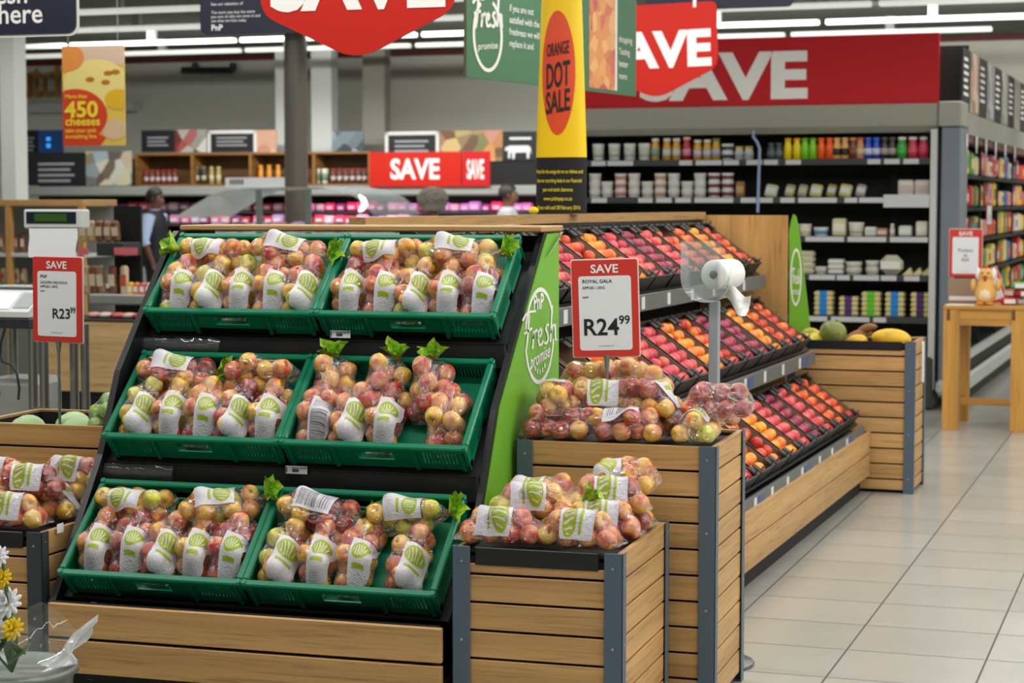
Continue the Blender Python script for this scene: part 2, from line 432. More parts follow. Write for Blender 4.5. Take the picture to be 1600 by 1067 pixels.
# ------------------------------------------------------------------ the setting
setf(18.9)
def floor_mat():
    m = mat('floor_tiles', (205, 203, 194), 0.22, spec=0.5); t = NT(m)
    tc = t.n('ShaderNodeTexCoord'); sp = t.n('ShaderNodeSeparateXYZ'); t.l(tc.outputs['Object'], sp.inputs[0])
    def line(o, pitch, off, wdt):
        f = t.math('FRACT', t.math('DIVIDE', t.math('SUBTRACT', o, off), pitch))
        d = t.math('MINIMUM', f, t.math('SUBTRACT', 1.0, f))
        return t.math('LESS_THAN', d, wdt / pitch / 2), f
    lx, fx = line(sp.outputs[0], 0.503, -1.152, 0.0075); ly, fy = line(sp.outputs[1], 0.446, 8.52, 0.012)
    g = t.math('MAXIMUM', lx, t.math('MULTIPLY', ly, 0.75))
    cx = t.math('FLOOR', t.math('DIVIDE', t.math('ADD', sp.outputs[0], 1.152), 0.503)); cy = t.math('FLOOR', t.math('DIVIDE', t.math('SUBTRACT', sp.outputs[1], 8.52), 0.446))
    cb = t.n('ShaderNodeCombineXYZ'); t.l(cx, cb.inputs[0]); t.l(cy, cb.inputs[1])
    wn = t.n('ShaderNodeTexWhiteNoise'); t.l(cb.outputs[0], wn.inputs[0])
    n = t.noise(tc.outputs['Object'], 1.2, 4, 0.6)
    v = t.math('ADD', t.math('MULTIPLY', wn.outputs[0], 0.35), t.math('MULTIPLY', n, 0.65))
    c = t.ramp(v, [(0.2, lin((158, 157, 147))), (0.55, lin((171, 169, 159))), (0.85, lin((180, 176, 170)))])
    t.base(t.mix(g, c, lin((72, 72, 66))))
    r = t.math('ADD', t.math('MULTIPLY', g, 0.5), 0.2); t.l(r, t.b.inputs['Roughness'])
    return m
structure(MB().box(-16, 10, -4, 32, -0.05, 0), 'floor', floor_mat())
setf(19.6)
CEIL = mat('ceiling_dark', (74, 80, 72), 0.8)
WALLM = mat('wall_paint', (208, 209, 196), 0.7)
structure(MB().box(-18, 10, -4, 32, 3.8, 3.9), 'ceiling', CEIL)
YW = 26.5
structure(MB().box(-18, 10, YW, YW + .2, 0, 3.8), 'wall_back', WALLM)
structure(MB().box(-18.2, -18, -4, 32, 0, 3.8), 'wall_left', WALLM)
structure(MB().box(6, 6.2, -4, 32, 0, 3.8), 'wall_right', WALLM)
structure(MB().box(-18, 6.2, -4.2, -4, 0, 3.8), 'wall_front', WALLM)
p = pt(300, 95, Y=YW - .12); structure(MB().box(-18, 6, YW - .2, YW, p.z - .01, p.z + .10), 'trim_1', mat('beam_red', (96, 22, 22), 0.6))

# ------------------------------------------------------------------ apple stand (frame A)
setf(YAW_A)
TIERS = [('lower', 5.50, 0.478), ('middle', 5.80, 0.881), ('upper', 6.10, 1.280)]
SL = R(41.0)
st = thing('apple_display_stand', 'black three-tier apple stand with an oak base and a lime green side', 'display stand', (-2.53, 6.0, 0))
O = (-2.53, 6.0, 0)
mb = MB()
prof = [(5.50, 0.02), (5.50, 0.36), (5.55, 0.42), (5.84, .81), (5.97, 1.08), (6.37, 1.515), (6.42, 1.545), (6.72, 1.545), (6.72, 0.02)]
mb.prism(prof, 0.022, lambda a, b, k: (-3.222 + k, a, b)); mb.obj('side_panel', [BLACK], st, O)
prof2 = [(5.60, 0.02), (5.60, 0.33), (5.835, .70), (5.99, .985), (6.545, 1.543), (6.722, 1.545), (6.722, 0.02)]
mb = MB(); mb.prism(prof2, 0.02, lambda a, b, k: (-1.893 + k, a, b)); mb.obj('side_panel', [BLACK], st, O)
g = MB()
prof3 = [(5.635, 0.02), (5.635, 0.34), (5.862, .70), (6.017, .985), (6.572, 1.538), (6.722, 1.541), (6.722, 0.02)]
g.prism(prof3, 0.004, lambda a, b, k: (-1.8725 + k, a, b)); go = g.obj('side_graphic', [LIME], st, O, 'lime green side graphic with white lettering')
# logo ring and hand lettering on the green side
xs = -1.867
a0 = pt(820, 520, X=xs); a1 = pt(866, 520, X=xs); zt = pt(843, 449, X=xs).z; zb = pt(843, 600, X=xs).z
cy, ry, cz, rz_ = (a0.y + a1.y) / 2, (a1.y - a0.y) / 2, (zt + zb) / 2, (zt - zb) / 2
lg = MB(); N = 48
for (k0, k1) in ((0.02, 0.42), (0.50, 0.93)):
    ring = []
    for i in range(N + 1):
        a = 2 * math.pi * (k0 + (k1 - k0) * i / N) + 0.3
        ring.append((math.cos(a), math.sin(a)))
    vs = []
    for i, (c, s) in enumerate(ring):
        tk = 0.10
        vs += [(xs, cy + ry * c, cz + rz_ * s), (xs, cy + ry * (1 - tk) * c, cz + rz_ * (1 - tk * .9) * s)]
    lg.add(vs, [(2 * i, 2 * i + 2, 2 * i + 3, 2 * i + 1) for i in range(N)])
lg.obj('logo_ring', [WTXT], go, O, 'white ring'); lg = MB()
def green_script(lg, fnr, wd):
    for s in SCRIPT:
        P = [Vector(p + (0,)) for p in s]
        q = []
        for i in range(len(P) - 1):
            for j in range(5): q.append(P[i].lerp(P[i + 1], j / 5))
        q.append(P[-1])
        vs = []
        for i, p in enumerate(q):
            d = (q[min(i + 1, len(q) - 1)] - q[max(i - 1, 0)]).normalized(); nrm = Vector((-d.y, d.x, 0)) * wd
            vs += [fnr(*(p + nrm).xy), fnr(*(p - nrm).xy)]
        lg.add(vs, [(2 * i, 2 * i + 2, 2 * i + 3, 2 * i + 1) for i in range(len(q) - 1)])
sw = ry * 2 * 1.12 / 1.4
green_script(lg, lambda a, b: (xs + .001, cy - ry * 1.16 + (a + .1) * sw * 1.02, cz - rz_ * .30 + b * rz_ * .82 + a * .012), 0.032)
text(lg, 'PnP', 0.075, lambda a, b: (xs + .001, cy + a * 1.1 - .02, cz + rz_ * .56 + b), 0.03)
text(lg, 'promise', 0.068, lambda a, b: (xs + .001, cy + a * 1.1, cz - rz_ * .56 + b + a * .12), 0.015, shear=.2)
for k in range(5): 
    aa = R(-120 + 15 * k); lg.box(xs, xs + .001, cy + ry * .66 * math.cos(aa) - .006, cy + ry * .66 * math.cos(aa) + .006, cz + rz_ * .76 * math.sin(aa) - .006, cz + rz_ * .76 * math.sin(aa) + .01)
lg.obj('lettering', [WTXT], go, O, 'white lettering')
pe = MB(); q0 = [pt(u, v, X=xs) for u, v in ((857, 397), (866, 384), (873, 372), (873, 362))]; q1 = [pt(u, v, X=xs) for u, v in ((850, 400), (853, 393), (861, 380), (873, 362))]
pe.add([Vector((xs + .004, p.y, p.z)) for p in q0] + [Vector((xs + .018, p.y, p.z)) for p in q1], [(i, i + 1, i + 5, i + 4) for i in range(3)]); pe.obj('peeled_corner', [WHITE], go, O, 'white back of the peeling corner')
for i, (nm, yf, zf) in enumerate(TIERS):
    s = MB(); n = Vector((0, -math.sin(SL), math.cos(SL))); d = Vector((0, math.cos(SL), math.sin(SL)))
    b0 = Vector((0, yf, zf)) - n * .117 - d * .005
    Mx = Matrix.Translation(b0) @ Matrix.Rotation(SL, 4, 'X')
    s.box(-3.2, -1.893, -.005, .44, -.012, 0, M=Mx); s.obj('shelf', [BLACK], st, O)
    if i:
        s = MB(); s.box(-3.2, -1.893, b0.y - .02, b0.y - .004, zf - .178, zf - .096, bev=.003); s.box(-3.2, -1.893, b0.y - .024, b0.y - .004, zf - .097, zf - .093)
        s.obj('shelf_lip', [BLACK], st, O)
s = MB(); s.box(-3.2, -1.893, 6.66, 6.70, .05, 1.53); s.obj('back_panel', [BLACKM], st, O)
s = MB(); s.box(-3.222, -1.86, 6.47, 6.75, 1.546, 1.566, bev=.004); s.obj('top_board', [WX], st, O)
for k, (z0, z1) in enumerate(((.172, .276), (.286, .39))):
    s = MB(); s.box(-3.178, -1.87, 5.432, 5.452, z0, z1, bev=.002); s.obj('base_board', [WX], st, O)
s = MB(); s.box(-3.2, -1.893, 5.50, 6.64, 0, .2); s.box(-3.2, -1.893, 5.455, 5.50, .15, .385); s.obj('plinth', [BLACKM], st, O)
for k, (u, v, w_, h_, zz) in enumerate(((532, 522, .072, .026, 2), (463.5, 734, .075, .026, 1))):
    p = pt(u, v, Y=TIERS[zz][1] + .04)
    t_ = thing('price_label', ('small white price label on the lip under the upper tier of the apple stand', 'small white price label on the lip under the middle tier of the apple stand')[k], 'price label', tuple(p), group='price labels on the apple stand')
    MB().box(-w_ / 2, w_ / 2, -.004, 0, -h_ / 2, h_ / 2, bev=.001).obj('card', [PAPER], t_)
    m2 = MB(); m2.box(-w_ * .47, -w_ * .42, -.0048, -.004, -h_ * .35, h_ * .35); m2.box(-w_ * .18, w_ * .12, -.0048, -.004, -h_ * .25, h_ * .12)
    m2.box(-w_ * .2, w_ * .14, -.0048, -.004, h_ * .2, h_ * .3); text(m2, '24.99', .011, lambda a, b: (w_ * .32 + a, -.0049, b + .003), .02); m2.obj('lettering', [mat('ink_blue', (60, 70, 110), .5)], t_)
for zz, u0, u1 in ((2, 226, 345), (1, 162, 270)):
    yl = TIERS[zz][1] + .052; m = MB(); vs = []; a, b = pt(u0, 515, Y=yl), pt(u1, 515, Y=yl); zl = TIERS[zz][2] - .10
    for i in range(25):
        for j in range(6): vs.append((a.x + (b.x - a.x) * i / 24, yl - .006 - .010 * abs(noise.noise(Vector((i * .33, j * .5, zz)))) - .012 * math.sin(math.pi * j / 5), zl - .058 * j / 5 - .006 * noise.noise(Vector((i * .4, 3, zz)))))
    m.add(vs, [(i * 6 + j, i * 6 + j + 1, i * 6 + j + 7, i * 6 + j + 6) for i in range(24) for j in range(5)], 0, True); m.obj('clear_wrap', [CELLO], st, O, 'crinkled clear wrap on the shelf lip')
# wrapped strap hanging beside the left foot of the stand
mb = MB(); sp_ = [pt(u, v, Y=5.49) for u, v in ((142, 940), (133, 962), (130, 990), (131, 1015), (133, 1040), (136, 1062))]
for i in range(len(sp_) - 1):
    a, b = sp_[i], sp_[i + 1]; mb.add([a, a + Vector((.022, 0, 0)), b + Vector((.022, 0, 0)), b, a + Vector((0, .008, 0)), b + Vector((0, .008, 0))], [(0, 1, 2, 3), (0, 3, 5, 4)], 0, True)
mb.obj('edge_strip', [STEEL], st, O)

# ------------------------------------------------------------------ green crates
CW, CD, CH = .624, .39, .107
def crate_meshes():
    b = MB()
    def wall(fx, L, ins, hole):
        # fx(u0,u1,z0,z1,o0,o1): u along, z up, o across; solid bands, groups of slots, a hand hole
        H0, H1 = -CH, -.018
        fx(0, L, H0, H0 + .02); fx(0, L, H1 - .012, H1)
        groups = [(.03, .16), (L - .16, L - .03)] if hole else [(.04, L / 2 - .02), (L / 2 + .02, L - .04)]
        hx = (L / 2 - .062, L / 2 + .062)
        edges = [(0, groups[0][0]), (groups[-1][1], L)]
        if hole:
            edges += [(groups[0][1], hx[0]), (hx[1], groups[1][0])]
            fx(hx[0], hx[1], H0, H0 + .035); fx(hx[0], hx[1], H1 - .02, H1)
        else: edges += [(groups[0][1], groups[1][0])]
        for u0, u1 in edges: fx(u0, u1, H0, H1)
        for u0, u1 in groups:
            k = int((u1 - u0) / .0115)
            for i in range(k): 
                u = u0 + (i + .5) * (u1 - u0) / k; fx(u - .0032, u + .0032, H0 + .02, H1 - .012)
    T = .005
    wall(lambda u0, u1, z0, z1: b.box(u0, u1, .004, .004 + T, z0, z1), CW, 0, True)
    wall(lambda u0, u1, z0, z1: b.box(u0, u1, CD - .004 - T, CD - .004, z0, z1), CW, 0, True)
    wall(lambda u0, u1, z0, z1: b.box(.004, .004 + T, u0, u1, z0, z1), CD, 0, False)
    wall(lambda u0, u1, z0, z1: b.box(CW - .004 - T, CW - .004, u0, u1, z0, z1), CD, 0, False)
    b.box(.006, CW - .006, .006, CD - .006, -CH + .018, -CH + .024)
    for u in (.175, CW - .175, .02, CW - .02): b.box(u - .006, u + .006, -.004, .006, -CH, -.015)
    r = MB(); B = .004
    r.box(-.006, CW + .006, -.008, .016, -.018, 0, bev=B); r.box(-.006, CW + .006, CD - .016, CD + .006, -.018, 0, bev=B)
    r.box(-.006, .016, .016, CD - .016, -.018, 0, bev=B); r.box(CW - .016, CW + .006, .016, CD - .016, -.018, 0, bev=B)
    for x in (0, CW): 
        for y in (0, CD): r.cyl((x + (.004 if x == 0 else -.004), y + (.004 if y == 0 else -.004), -.03), (x + (.004 if x == 0 else -.004), y + (.004 if y == 0 else -.004), .003), .009, 10)
    return b.mesh('body', [CRATE]), r.mesh('rim', [CRATE])
CB, CR = crate_meshes()
CM = {}
for ti, (nm, yf, zf) in enumerate(TIERS):
    for si, (side, x0) in enumerate((('left', -3.177), ('right', -2.541))):
        M = Matrix.Translation((x0, yf, zf)) @ Matrix.Rotation(SL, 4, 'X')
        CM[(nm, side)] = M
        c = thing('plastic_crate', 'green slotted plastic crate of bagged apples on the %s tier, %s one' % (nm, side + '-hand'), 'crate', group='green crates on the apple stand', L=M)
        for n_, me in (('body', CB), ('rim', CR)):
            o = bpy.data.objects.new(n_, me); COL.objects.link(o); o.parent = c

# ------------------------------------------------------------------ bags of apples
AR = .0303
def apple_mesh(m):
    b = MB(); pr = [(.0, -.0232), (.0065, -.0255), (.013, -.0278), (.021, -.024), (.0278, -.013), (.0308, .001), (.0297, .012), (.0246, .0218), (.0164, .027), (.0093, .026), (.0038, .0213), (0, .0188)]
    pr = [(r_ * .984, z_ * .984) for r_, z_ in pr]; b.lathe(pr, 16); b.tube([(0, 0, .017), (.001, 0, .024), (.003, .001, .029)], .0012, 5, 1)
    return b.mesh('apple', [m, STEM])
APM = {k: apple_mesh(m) for k, m in AP.items()}
def relax(n, hw, hl, seed, layers):
    r = random.Random(seed); g = np.array([[r.uniform(-hw + AR, hw - AR), r.uniform(-hl + AR, hl - AR), r.uniform(AR, AR + layers * .05)] for _ in range(n)])
    for it in range(420):
        d = g[:, None] - g[None]; L = np.linalg.norm(d, axis=2) + np.eye(n)
        ov = np.clip(2 * AR * .995 - L, 0, None); np.fill_diagonal(ov, 0)
        g += (d / L[..., None] * ov[..., None] * .5).sum(1)
        g[:, 2] -= .0010 * max(0, 1 - it / 380); g[:, 0] *= .998; g[:, 1] *= .9992
        g[:, 2] = np.clip(g[:, 2], AR, None); g[:, 0] = np.clip(g[:, 0], -hw + AR, hw - AR); g[:, 1] = np.clip(g[:, 1], -hl + AR, hl - AR)
    return g
FIB = [(math.sqrt(1 - (1 - 2 * (i + .5) / 32) ** 2) * math.cos(2.399963 * i), math.sqrt(1 - (1 - 2 * (i + .5) / 32) ** 2) * math.sin(2.399963 * i), 1 - 2 * (i + .5) / 32) for i in range(32)]
def bag_proto(n, hw, hl, seed, layers, lab, cling=.55):
    C_ = relax(n, hw, hl, seed, layers)
    bm = bmesh.new()
    for c in C_:
        for d in FIB: bm.verts.new((c[0] + d[0] * AR * 1.05, c[1] + d[1] * AR * 1.05, max(.0005, c[2] + d[2] * AR * 1.05)))
    zn = AR * 1.3
    tip = (0, max(C_[:, 1]) + AR + .020, zn)
    for d in FIB[::3]: bm.verts.new((tip[0] + d[0] * .010, tip[1] + d[1] * .004, tip[2] + d[2] * .010))
    y0 = min(C_[:, 1]) - AR - .010
    for x in (-hw * .75, 0, hw * .75): bm.verts.new((x, y0, .012))
    res = bmesh.ops.convex_hull(bm, input=bm.verts)
    bmesh.ops.delete(bm, geom=list({v for v in res['geom_interior'] + res['geom_unused'] if isinstance(v, bmesh.types.BMVert) and v.is_valid}), context='VERTS')
    for mx in (.05, .03, .019, .013):
        e = [e for e in bm.edges if e.calc_length() > mx]
        bmesh.ops.subdivide_edges(bm, edges=e, cuts=1, use_grid_fill=False); bmesh.ops.triangulate(bm, faces=bm.faces[:])
    V = np.array([v.co for v in bm.verts])
    for it in range(3):
        d = V[:, None] - C_[None]; L = np.linalg.norm(d, axis=2); k = L.argmin(1); sd = L[np.arange(len(V)), k] - AR * 1.03
        dirv = d[np.arange(len(V)), k] / L[np.arange(len(V)), k][:, None]
        near = np.clip((tip[1] - .025 - V[:, 1]) / .02, 0, 1) * np.clip((V[:, 1] - y0 - .004) / .015, 0, 1)
        V -= dirv * (np.clip(sd, -.004, .016) * cling * .55 * near)[:, None]
    sd_r = random.Random(seed)
    o = Vector((sd_r.random() * 9, sd_r.random() * 9, 0))
    for v, q in zip(bm.verts, V):
        q = Vector(q); nz = noise.noise(Vector((q.x * 95, q.y * 38, q.z * 95)) + o); nz2 = noise.noise(q * 30 + o)
        v.co = q
        q2 = q + (q - Vector((0, q.y, zn))).normalized() * (.0022 * nz + .0018 * nz2 + .0012)
        q2.z = max(q2.z, .0004); v.co = q2
    bmesh.ops.smooth_vert(bm, verts=bm.verts, factor=.35, use_axis_x=True, use_axis_y=True, use_axis_z=True)
    for f in bm.faces: f.smooth = True
    me = bpy.data.meshes.new('film'); bm.to_mesh(me); me.materials.append(FILM)
    tree = BVHTree.FromBMesh(bm); bm.free()
    # printed panel over part of the upper side
    x0, x1, ya, yb = lab; nu, nv = 12, 16; vs = []; ctr = Vector((0, 0, zn))
    for j in range(nv + 1):
        y = ya + (yb - ya) * j / nv
        col = []
        for i in range(nu + 1):
            x = x0 + (x1 - x0) * i / nu
            hit = tree.ray_cast(Vector((x, y, .3)), Vector((0, 0, -1)))
            if hit[0] is None or hit[1].z < .12:
                hit = tree.find_nearest(Vector((x, y, .05 - (abs(x) - hw * .8) * .6)))
            nn = hit[1] if hit[1].dot(hit[0] - Vector((0, y, .03))) > 0 else -hit[1]
            col.append(hit[0] + nn * .0025)
        for i in range(nu + 1):
            q = col[i] if i in (0, nu) else (col[i - 1] + col[i] * 2 + col[i + 1]) / 4 + Vector((0, 0, .0012))
            vs.append(q)
    G = np.array([tuple(v) for v in vs]).reshape(nv + 1, nu + 1, 3)
    for it in range(5):
        H_ = G.copy(); H_[:, 1:-1] = (G[:, :-2] + 2 * G[:, 1:-1] + G[:, 2:]) / 4; G = H_.copy(); G[1:-1] = (H_[:-2] + 2 * H_[1:-1] + H_[2:]) / 4
        d = G[:, :, None] - C_[None, None]; L = np.linalg.norm(d, axis=3); kk = L.argmin(2)
        I, J = np.indices(kk.shape); dn = d[I, J, kk]; Ln = L[I, J, kk]
        G = G + dn / Ln[..., None] * np.clip(AR * 1.12 - Ln, 0, None)[..., None]
    G[:, :, 2] += .0012
    vs = G.reshape(-1, 3)
    lm = bpy.data.meshes.new('print'); lm.from_pydata([tuple(v) for v in vs], [], [(j * (nu + 1) + i, j * (nu + 1) + i + 1, (j + 1) * (nu + 1) + i + 1, (j + 1) * (nu + 1) + i) for j in range(nv) for i in range(nu)])
    uv = lm.uv_layers.new(name='uv')
    for pl in lm.polygons:
        pl.use_smooth = True
        for li in pl.loop_indices:
            vi = lm.loops[li].vertex_index; uv.data[li].uv = ((vi % (nu + 1)) / nu, (vi // (nu + 1)) / nv)
    lb = lm.copy(); lm.materials.append(LAB['logo']); lb.materials.append(LAB['bar'])
    return {'apples': C_, 'film': me, 'logo': lm, 'bar': lb, 'tip': tip}
PROTO = [bag_proto(12, .0605, .122, 3, 2, (-.006, .058, -.120, .022)), bag_proto(11, .0605, .120, 11, 2, (-.014, .052, -.118, .028)), bag_proto(12, .0605, .122, 23, 2, (0.0, .064, -.122, .018)),
         bag_proto(11, .064, .126, 31, 2, (-.048, .030, -.05, .068)), bag_proto(12, .064, .130, 47, 2, (-.052, .026, -.06, .06)), bag_proto(10, .072, .105, 59, 2, (-.045, .042, -.080, .02)),
         bag_proto(12, .064, .130, 71, 2, (-.090, .000, -.060, .045)), bag_proto(12, .064, .130, 83, 2, (.000, .090, -.060, .045))]
def neck_mesh(seed):
    r = random.Random(seed); b = MB(); K = 22; J = 6; vs = []
    for j in range(J + 1):
        t = j / J; rad = .005 + .040 * t ** .8; y = .004 + .066 * t - .010 * t * t
        for k in range(K):
            th = 2 * math.pi * k / K
            rf = rad * (1 + .30 * t * math.sin(5 * th + seed) + .16 * t * math.sin(11 * th + 2 * seed))
            vs.append((rf * math.cos(th), y + .012 * t * math.sin(3 * th + seed * 2), rf * math.sin(th) * .62))
    b.add(vs, [(j * K + k, j * K + (k + 1) % K, (j + 1) * K + (k + 1) % K, (j + 1) * K + k) for j in range(J) for k in range(K)], 0, True)
    return b.mesh('leafy_neck', [NECK])
NECKS = [neck_mesh(s) for s in (1, 4, 9)]
TIE = MB().lathe([(.006, -.004), (.0085, -.003), (.0085, .003), (.006, .004)], 10).mesh('tie', [mat('tie_red', (190, 30, 30), .4)])
PAL = {'y': ['gold'] * 6 + ['green'] * 3 + ['pink'] * 2, 'm': ['gold'] * 5 + ['pink'] * 4 + ['green'], 'p': ['pink'] * 6 + ['gold'] * 3 + ['red'], 'r': ['red'] * 5 + ['pink'] * 4 + ['gold'], 'l': ['lime']}
def bag(pi, M, label, group, pal='m', lab='logo', neck=None, seed=None, cat='bag of apples'):
    P = PROTO[pi]; r = random.Random(seed if seed is not None else hash_(label))
    t = thing('apple_bag', label, cat, group=group, L=M)
    for c in P['apples']:
        o = bpy.data.objects.new('apple', APM[r.choice(PAL[pal])]); COL.objects.link(o); o.parent = t
        o.location = c; o.rotation_euler = (r.uniform(-1.5, 1.5), r.uniform(-1.5, 1.5), r.uniform(0, 6.28)); 
    o = bpy.data.objects.new('film', P['film']); COL.objects.link(o); o.parent = t
    if lab: o = bpy.data.objects.new('print', P[lab]); COL.objects.link(o); o.parent = t
    if neck is not None:
        tip = P['tip']; o = bpy.data.objects.new('leafy_neck', NECKS[r.randrange(3)]); COL.objects.link(o); o.parent = t
        o.location = tip; o.rotation_euler = (neck, 0, 0)
        o2 = bpy.data.objects.new('tie', TIE); COL.objects.link(o2); o2.parent = t; o2.location = (tip[0], tip[1] + .004, tip[2]); o2.rotation_euler = (R(90), 0, 0)
    return t
def hash_(s):
    h = 5
    for ch in s: h = (h * 31 + ord(ch)) % 1000003
    return h
def LM(x, y, z, rz, rx=0, ry=0): return Matrix.Translation((x, y, z)) @ Matrix.Rotation(R(rz), 4, 'Z') @ Matrix.Rotation(R(rx), 4, 'X') @ Matrix.Rotation(R(ry), 4, 'Y')
# per crate: front row (x, proto, turn, palette, print) and back row (x, proto, turn, palette, print, neck)
CR_BAGS = {
 ('upper', 'left'): ([(.072, 0, -4, 'm', 'logo'), (.192, 2, 3, 'y', 'logo'), (.312, 1, -3, 'm', 'logo'), (.432, 0, 4, 'p', 'logo'), (.551, 2, -3, 'y', 'logo')],
    [(.165, 3, 86, 'm', 'logo', .9), (.440, 4, -94, 'm', 'logo', .7)]),
 ('upper', 'right'): ([(.072, 1, -8, 'p', 'logo'), (.192, 0, -5, 'p', 'logo'), (.312, 2, -6, 'm', 'logo'), (.432, 1, -4, 'p', 'logo'), (.551, 0, -7, 'r', 'logo')],
    [(.170, 3, 93, 'm', 'logo', None), (.425, 4, -86, 'm', 'logo', .8)]),
 ('middle', 'left'): ([(.072, 2, -5, 'y', 'logo'), (.192, 1, -9, 'm', 'logo'), (.312, 0, -7, 'p', 'logo'), (.432, 2, -12, 'r', 'logo'), (.551, 1, -10, 'p', 'logo')],
    [(.155, 4, -88, 'r', 'logo', .6), (.460, 3, -84, 'y', None, None)]),
 ('middle', 'right'): ([(.072, 0, -7, 'p', 'bar'), (.192, 2, -4, 'p', 'logo'), (.318, 1, -8, 'r', 'logo'), (.530, 0, 12, 'p', None)],
    [(.100, 5, 10, 'p', None, 1.45), (.270, 5, -14, 'p', None, 1.35), (.440, 5, 6, 'p', None, 1.5)]),
 ('lower', 'left'): ([(.072, 1, -12, 'p', 'logo'), (.192, 0, -1, 'r', 'logo'), (.312, 2, -9, 'r', 'logo'), (.432, 1, -12, 'r', 'logo'), (.551, 0, -16, 'r', 'logo')],
    [(.150, 3, 88, 'y', 'logo', None), (.452, 4, -70, 'y', 'logo', .9)]),
 ('lower', 'right'): ([(.075, 2, -12, 'm', 'logo'), (.205, 1, -8, 'p', 'logo'), (.335, 0, -3, 'm', 'logo'), (.510, 2, -2, 'm', 'logo')],
    [(.160, 4, -96, 'r', 'bar', .6), (.445, 3, -80, 'y', 'logo', .8)])}
WH = {'logo': 'white printed panel', 'bar': 'barcode panel up', None: 'no panel showing'}
PW = {'y': 'golden', 'm': 'yellow and red', 'p': 'pink-red', 'r': 'deep red', 'l': 'lime green'}
for (tn, sd), (front, back) in CR_BAGS.items():
    CMx = CM[(tn, sd)]; grp = 'bagged apples in the %s %s crate' % (tn, sd)
    for i, (x, pi, rz, pal, lb) in enumerate(front):
        bag(pi, CMx @ LM(.081 + (x - .072) * .963, .150, -CH + .0265, rz * .22 - 1, 0), '%s apples in a bag, %s from left, front row, %s %s crate' % (PW[pal], ORD[i], tn, sd), grp, pal, lb)
    for i, (x, pi, rz, pal, lb, nk) in enumerate(back):
        w3 = len(back) == 3
        bag(pi, CMx @ LM(x, .262 if w3 else .304, -CH + (.052 if w3 else .060), rz, 8 if w3 else 0, 0 if w3 else (-10 if rz > 0 else 10)), 'bag of %s apples along the back of the %s %s crate, %s' % (PW[pal], tn, sd, (['leftmost', 'middle', 'rightmost'] if w3 else ['left half', 'right half'])[i]), grp, pal, lb, nk)

# ------------------------------------------------------------------ slatted bins
def slat_bin(x0, x1, y0, y1, h, label, name='slatted_bin', steel=STEEL, pitch=.0842, slat=.0765, insert=False, z0=.02, group='slatted wooden bins', floor_drop=.10, seedz=0):
    O = ((x0 + x1) / 2, (y0 + y1) / 2, 0); t = thing(name, label, 'bin', O, group=group)
    PWD, T = .056, .004
    ns = int((h - z0) / pitch + .2)
    def slats(nm, fx, m):
        b = MB()
        for k in range(ns + 1):
            top = h - .003 - k * pitch; bot = max(z0, top - slat)
            if top - bot < .012: continue
            if insert and k == 0 and nm == 'front_panel':
                fx(b, bot, top - .050); continue
            fx(b, bot, top)
        b.obj(nm, [m], t, O)
    i = .008
    slats('front_panel', lambda b, a, c: b.box(x0 + i, x1 - i, y0 + i, y0 + i + .016, a, c, bev=.0015), WX)
    slats('back_panel', lambda b, a, c: b.box(x0 + i, x1 - i, y1 - i - .016, y1 - i, a, c, bev=.0015), WX)
    slats('left_panel', lambda b, a, c: b.box(x0 + i, x0 + i + .016, y0 + .03, y1 - .03, a, c, bev=.0015), WY)
    slats('right_panel', lambda b, a, c: b.box(x1 - i - .016, x1 - i, y0 + .03, y1 - .03, a, c, bev=.0015), WY)
    if insert:
        b = MB(); b.box(x0 + .07, x1 - .075, y0 + .006, y0 + .020, h - .056, h - .003, bev=.002); b.obj('front_insert', [BLACK], t, O, 'black ticket strip under the front rim')
    for sx, xx in ((1, x0), (-1, x1)):
        for sy, yy in ((1, y0), (-1, y1)):
            b = MB(); b.box(xx, xx + sx * PWD, yy, yy + sy * T, 0, h, bev=.0012); b.box(xx, xx + sx * T, yy, yy + sy * PWD * .8, 0, h, bev=.0012)
            for zz in (h - .045, h - .28, h - .53, h - .78):
                if zz > .05:
                    b.cyl((xx + sx * .030, yy - sy * .0015, zz), (xx + sx * .030, yy, zz), .0042, 8, 1)
                    b.cyl((xx - sx * .0015, yy + sy * .022, zz + .01), (xx, yy + sy * .022, zz + .01), .0042, 8, 1)
            b.obj('corner_post', [steel, SCREW], t, O)
    b = MB(); j = i + .018
    b.box(x0 + j, x1 - j, y0 + j, y0 + j + .004, z0, h - .012); b.box(x0 + j, x1 - j, y1 - j - .004, y1 - j, z0, h - .012)
    b.box(x0 + j, x0 + j + .004, y0 + j, y1 - j, z0, h - .012); b.box(x1 - j - .004, x1 - j, y0 + j, y1 - j, z0, h - .012)
    b.box(x0 + j, x1 - j, y0 + j, y1 - j, h - floor_drop - .01, h - floor_drop); b.obj('liner', [BLACKM], t, O)
    return t
slat_bin(-1.845, -1.325, 5.46, 6.085, .637, 'low slatted oak bin in front, full of bagged apples, with a black strip', insert=True, floor_drop=.022)
slat_bin(-1.850, -1.185, 6.135, 6.660, .873, 'tall slatted oak bin of bagged apples behind the low one', floor_drop=.022)
DSTEEL = mat('dark_grey_steel', (58, 66, 68), .45, .2)
slat_bin(-3.86, -3.24, 5.508, 6.09, .598, 'slatted oak bin of bagged apples left of the apple stand', steel=DSTEEL, insert=True, floor_drop=.022)
slat_bin(-3.90, -3.245, 6.13, 6.62, .868, 'tall slatted oak bin of greens at the left behind the price sign', steel=DSTEEL, floor_drop=.10)
mb = MB(); mb.box(-.02, .02, -.001, 0, -.015, .015); p = pt(94, 825, X=-3.2385)
solo(mb, 'ticket', [PAPER], 'small white ticket on the side of the left apple bin', 'ticket', tuple(p), R(90), local=True)

